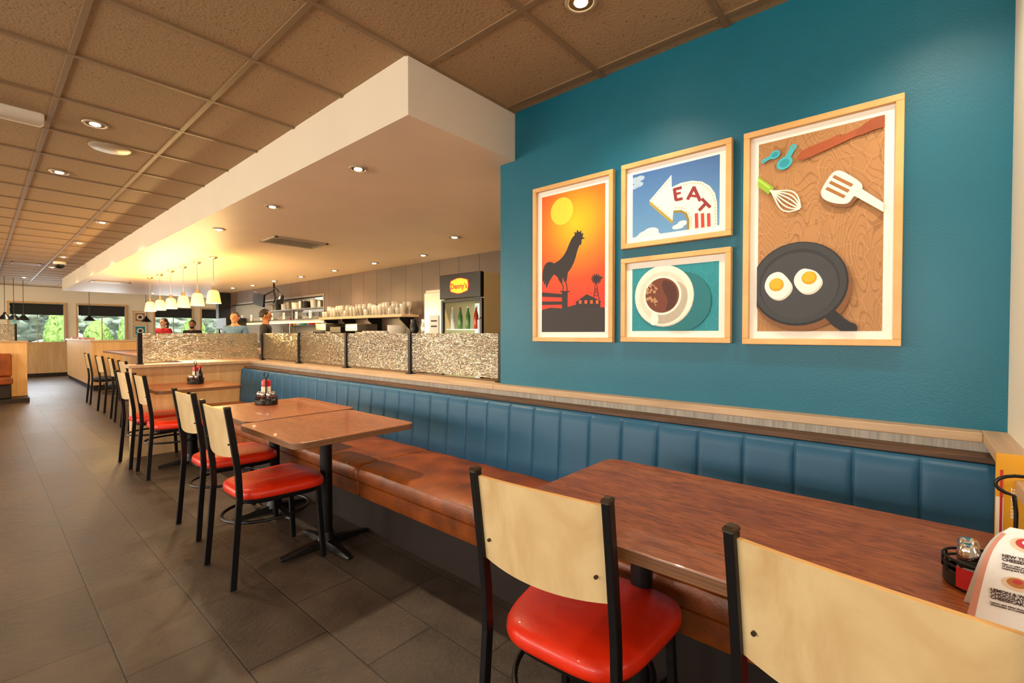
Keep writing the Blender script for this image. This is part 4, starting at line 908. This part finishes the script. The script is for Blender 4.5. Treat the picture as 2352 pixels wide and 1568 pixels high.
# ------------------------------------------------------------ people
def skinmesh(verts,edges,root=0,sub=1):
    me=D.meshes.new('s'); me.from_pydata([v[0] for v in verts],edges,[]); ob=D.objects.new('s',me); COL.objects.link(ob)
    m=ob.modifiers.new('k','SKIN'); m.use_smooth_shade=True
    for i,v in enumerate(verts):
        r=v[1]; r=r if isinstance(r,tuple) else (r,r); me.skin_vertices[0].data[i].radius=r
        me.skin_vertices[0].data[i].use_root=(i==root)
    s=ob.modifiers.new('s','SUBSURF'); s.levels=sub; s.render_levels=sub
    C.view_layer.update(); out=D.meshes.new_from_object(ob.evaluated_get(C.evaluated_depsgraph_get())); D.objects.remove(ob); return out
def person(loc,rotz,H,shirt,pants,skin,hair,label,beard=False,apron=None,arms=0,long=False):
    e=thing('person',label,'person',loc,rotz,None); k=H/1.72
    P=lambda x,y,z:(x*k,y*k,z*k)
    def rr(a,b=None): return (a*k,(b or a)*k)
    ex,ey,ez=(.25,.03,1.13); wx,wy,wz=(.22,-.17,1.02) if arms==0 else (.2,-.22,1.16)
    body=[(P(0,0,.95),rr(.13,.10)),(P(0,0,1.12),rr(.125,.09)),(P(0,0,1.28),rr(.145,.10)),(P(0,.005,1.40),rr(.10,.08)),(P(0,.0,1.47),rr(.052)),(P(0,-.01,1.55),rr(.055))]
    edges=[(0,1),(1,2),(2,3),(3,4),(4,5)]
    for s in (-1,1):
        i=len(body); body+= [(P(s*.17,0,1.40),rr(.058)),(P(s*ex,ey,ez),rr(.042)),(P(s*wx,wy,wz),rr(.028)),(P(s*(wx-.01),wy-.055,wz-.015),rr(.034,.018))]
        edges+=[(3,i),(i,i+1),(i+1,i+2),(i+2,i+3)]
        j=len(body); body+= [(P(s*.095,0,.86),rr(.085)),(P(s*.10,-.01,.48),rr(.055)),(P(s*.10,.02,.10),rr(.038)),(P(s*.105,-.05,.045),rr(.04)),(P(s*.11,-.14,.035),rr(.032))]
        edges+=[(0,j),(j,j+1),(j+1,j+2),(j+2,j+3),(j+3,j+4)]
    bm=bmesh.new(); bm.from_mesh(skinmesh(body,edges))
    hc=1.605
    ball(bm,P(0,0,hc+.012),(.077*k,.096*k,.105*k),24); ball(bm,P(0,-.03,hc-.06),(.052*k,.06*k,.055*k),20)
    ball(bm,P(0,-.098,hc-.012),(.012*k,.02*k,.022*k),10); ball(bm,P(0,-.094,hc+.0),(.009*k,.012*k,.03*k),10)
    for s in (-1,1):
        ball(bm,P(s*.078,.005,hc-.005),(.012*k,.02*k,.03*k),10)
        hx,hy,hz=s*(wx-.01),wy-.075,wz-.02
        for f in range(4):
            fx=hx+(f-1.5)*.019; L=(.068,.078,.072,.055)[f if s<0 else 3-f]
            tube(bm,[P(fx,hy+.02,hz),P(fx,hy-L*.35,hz+.001),P(fx,hy-L*.72,hz-.012),P(fx,hy-L*.95,hz-.032)],[.0095*k,.009*k,.008*k,.006*k],8)
        tube(bm,[P(hx-s*.02,hy+.045,hz),P(hx-s*.048,hy+.01,hz-.006),P(hx-s*.05,hy-.02,hz-.014)],[.012*k,.010*k,.008*k],8)
    b=finish('body',bm,mat('skin',skin,.5,var=.05),parent=e,smooth='all'); r=b.modifiers.new('fuse','REMESH'); r.mode='VOXEL'; r.voxel_size=.0062; r.use_smooth_shade=True
    sm=b.modifiers.new('sm','SMOOTH'); sm.iterations=2; sm.factor=.5
    sv=[(P(0,0,.90),rr(.145,.115)),(P(0,0,1.12),rr(.138,.105)),(P(0,0,1.28),rr(.158,.115)),(P(0,.005,1.405),rr(.112,.092)),(P(0,.003,1.445),rr(.07,.066))]; se=[(0,1),(1,2),(2,3),(3,4)]
    for s in (-1,1):
        i=len(sv); t=.62; sv+=[(P(s*.172,0,1.40),rr(.072)),(P(s*ex,ey,ez),rr(.056)),(P(s*(ex+(wx-ex)*t),ey+(wy-ey)*t,ez+(wz-ez)*t),rr(.046))]; se+=[(3,i),(i,i+1),(i+1,i+2)]
    bm=bmesh.new(); bm.from_mesh(skinmesh(sv,se)); finish('shirt',bm,mat('shirt_cloth',shirt,.85,var=.1,bump=.2,bscale=30),parent=e,smooth='all')
    sv=[(P(0,0,.96),rr(.14,.112)),(P(0,0,.90),rr(.14,.112))]; se=[(0,1)]
    for s in (-1,1):
        i=len(sv); sv+=[(P(s*.097,0,.82),rr(.098)),(P(s*.10,-.01,.48),rr(.072)),(P(s*.10,.015,.09),rr(.062))]; se+=[(1,i),(i,i+1),(i+1,i+2)]
    bm=bmesh.new(); bm.from_mesh(skinmesh(sv,se)); finish('trousers',bm,mat('trouser_cloth',pants,.85,var=.1),parent=e,smooth='all')
    for s in (-1,1):
        bm=bmesh.new(); ball(bm,P(s*.107,-.055,.04),(.05*k,.135*k,.04*k),16); finish('shoe',bm,'blackp',parent=e,smooth='all')
        bm=bmesh.new(); ball(bm,P(s*.029,-.083,hc+.004),(.011*k,.008*k,.007*k),10); finish('eye',bm,'ink',parent=e,smooth='all')
        bm=bmesh.new(); ball(bm,P(s*.03,-.087,hc+.024),(.018*k,.008*k,.004*k),10); finish('eyebrow',bm,mat('brow',hair,.8),parent=e,smooth='all')
    bm=bmesh.new(); ball(bm,P(0,-.086,hc-.052),(.021*k,.008*k,.006*k),10); finish('mouth',bm,mat('lips','#8a4038',.5),parent=e,smooth='all')
    bm=bmesh.new(); ball(bm,P(0,.012,hc+.022),(.087*k,.104*k,.112*k),28)
    dl=[v for v in bm.verts if (v.co.y<(-.052*k) and v.co.z<(hc+.075)*k) or v.co.z<(hc-.03-(.05 if long else 0))*k or (v.co.y<-.0*k and v.co.z<(hc+.02)*k)]
    bmesh.ops.delete(bm,geom=dl,context='VERTS'); hm=mat('hair',hair,.6,var=.3,bump=.6,bscale=60); 
    ho=finish('hair',bm,hm,parent=e,smooth='all',recalc=False); so=ho.modifiers.new('t','SOLIDIFY'); so.thickness=.012; so.offset=-1
    if long:
        bm=bmesh.new(); tube(bm,[P(0,.08,hc+.04),P(0,.125,hc),P(0,.12,hc-.12),P(0,.1,hc-.2)],[.02,.035,.03,.012],10); finish('ponytail',bm,hm,parent=e,smooth='all')
    if beard:
        bm=bmesh.new(); ball(bm,P(0,-.036,hc-.07),(.056*k,.06*k,.048*k),20)
        bmesh.ops.delete(bm,geom=[v for v in bm.verts if v.co.z>(hc-.043)*k],context='VERTS'); ho=finish('beard',bm,hm,parent=e,smooth='all',recalc=False)
    return e
person((3.30,10.05,0),math.radians(-40),1.66,'#4f6f92','#26282e','#b9805c','#4b443e','middle-aged person in a blue-grey shirt standing behind the counter')
person((3.45,8.95,0),math.radians(60),1.68,'#232225','#1b1b1e','#9b6746','#17120f','dark-haired person in a black shirt turned toward the kitchen pass')
person((3.20,14.9,0),math.radians(-60),1.64,'#c0242c','#20222a','#d6a184','#5a3a28','person in a red top with tied-back hair standing by the divider',long=True)
person((3.66,14.2,0),math.radians(-30),1.58,'#1d1d20','#1d1d20','#a8714d','#14100e','bearded person in a black shirt standing by the divider',beard=True)
# ------------------------------------------------------------ lights
def area(loc,rot,sx,sy,e,col):
    l=D.lights.new('a','AREA'); l.shape='RECTANGLE'; l.size=sx; l.size_y=sy; l.energy=e; l.color=col
    o=D.objects.new('window_and_fill_light',l); COL.objects.link(o); o.location=loc; o.rotation_euler=rot; return o  # one name for the north window daylight and the added fill lights
for yc_ in (.0,4,7.5,11,15): area((-4.45,yc_,1.55),(0,-pi/2-.5,0),1.3,3.0,{0:135,4:155}.get(yc_,175 if yc_<12 else 140),(1,.89,.74) if yc_<7 else (1,.82,.58))  # added fill along the unseen west side, tilted up to brighten the ceiling
area((5.3,11,2.27),(0,0,0),1.2,4,55,(1,.93,.8))  # light under the kitchen ceiling, no window here
for (a_,b_) in wins[2:]: area(((a_+b_)/2,18.9,1.5),(-pi/2,0,0),1.0,.8,26,(.95,.98,1))
area((.3,-2.3,1.6),(math.radians(105),0,0),3.5,1.2,42,(1,.91,.8))  # added fill from behind the camera, no window in that wall
s=D.lights.new('sun','SUN'); s.energy=7; s.angle=.02; so=D.objects.new('sun',s); COL.objects.link(so); so.rotation_euler=(math.radians(48),0,math.radians(-20))
w=D.worlds.new('w'); C.scene.world=w; w.use_nodes=True; nt=w.node_tree; bg=nt.nodes['Background']
sky=nt.nodes.new('ShaderNodeTexSky'); sky.sky_type='NISHITA'; sky.sun_disc=False; sky.sun_elevation=math.radians(40); sky.sun_rotation=math.radians(180)
nt.links.new(sky.outputs[0],bg.inputs['Color']); bg.inputs['Strength'].default_value=.5
# ------------------------------------------------------------ camera
cd=D.cameras.new('cam'); cam=D.objects.new('camera',cd); COL.objects.link(cam); cd.lens=16.29; cd.sensor_width=36; cd.clip_start=.01; cd.clip_end=300
cam.location=(0,0,1.25); cam.rotation_euler=(math.radians(90-1.02),0,math.radians(-49.05)); C.scene.camera=cam
C.scene.view_settings.view_transform='Standard'; C.scene.view_settings.look='None'; C.scene.view_settings.exposure=0
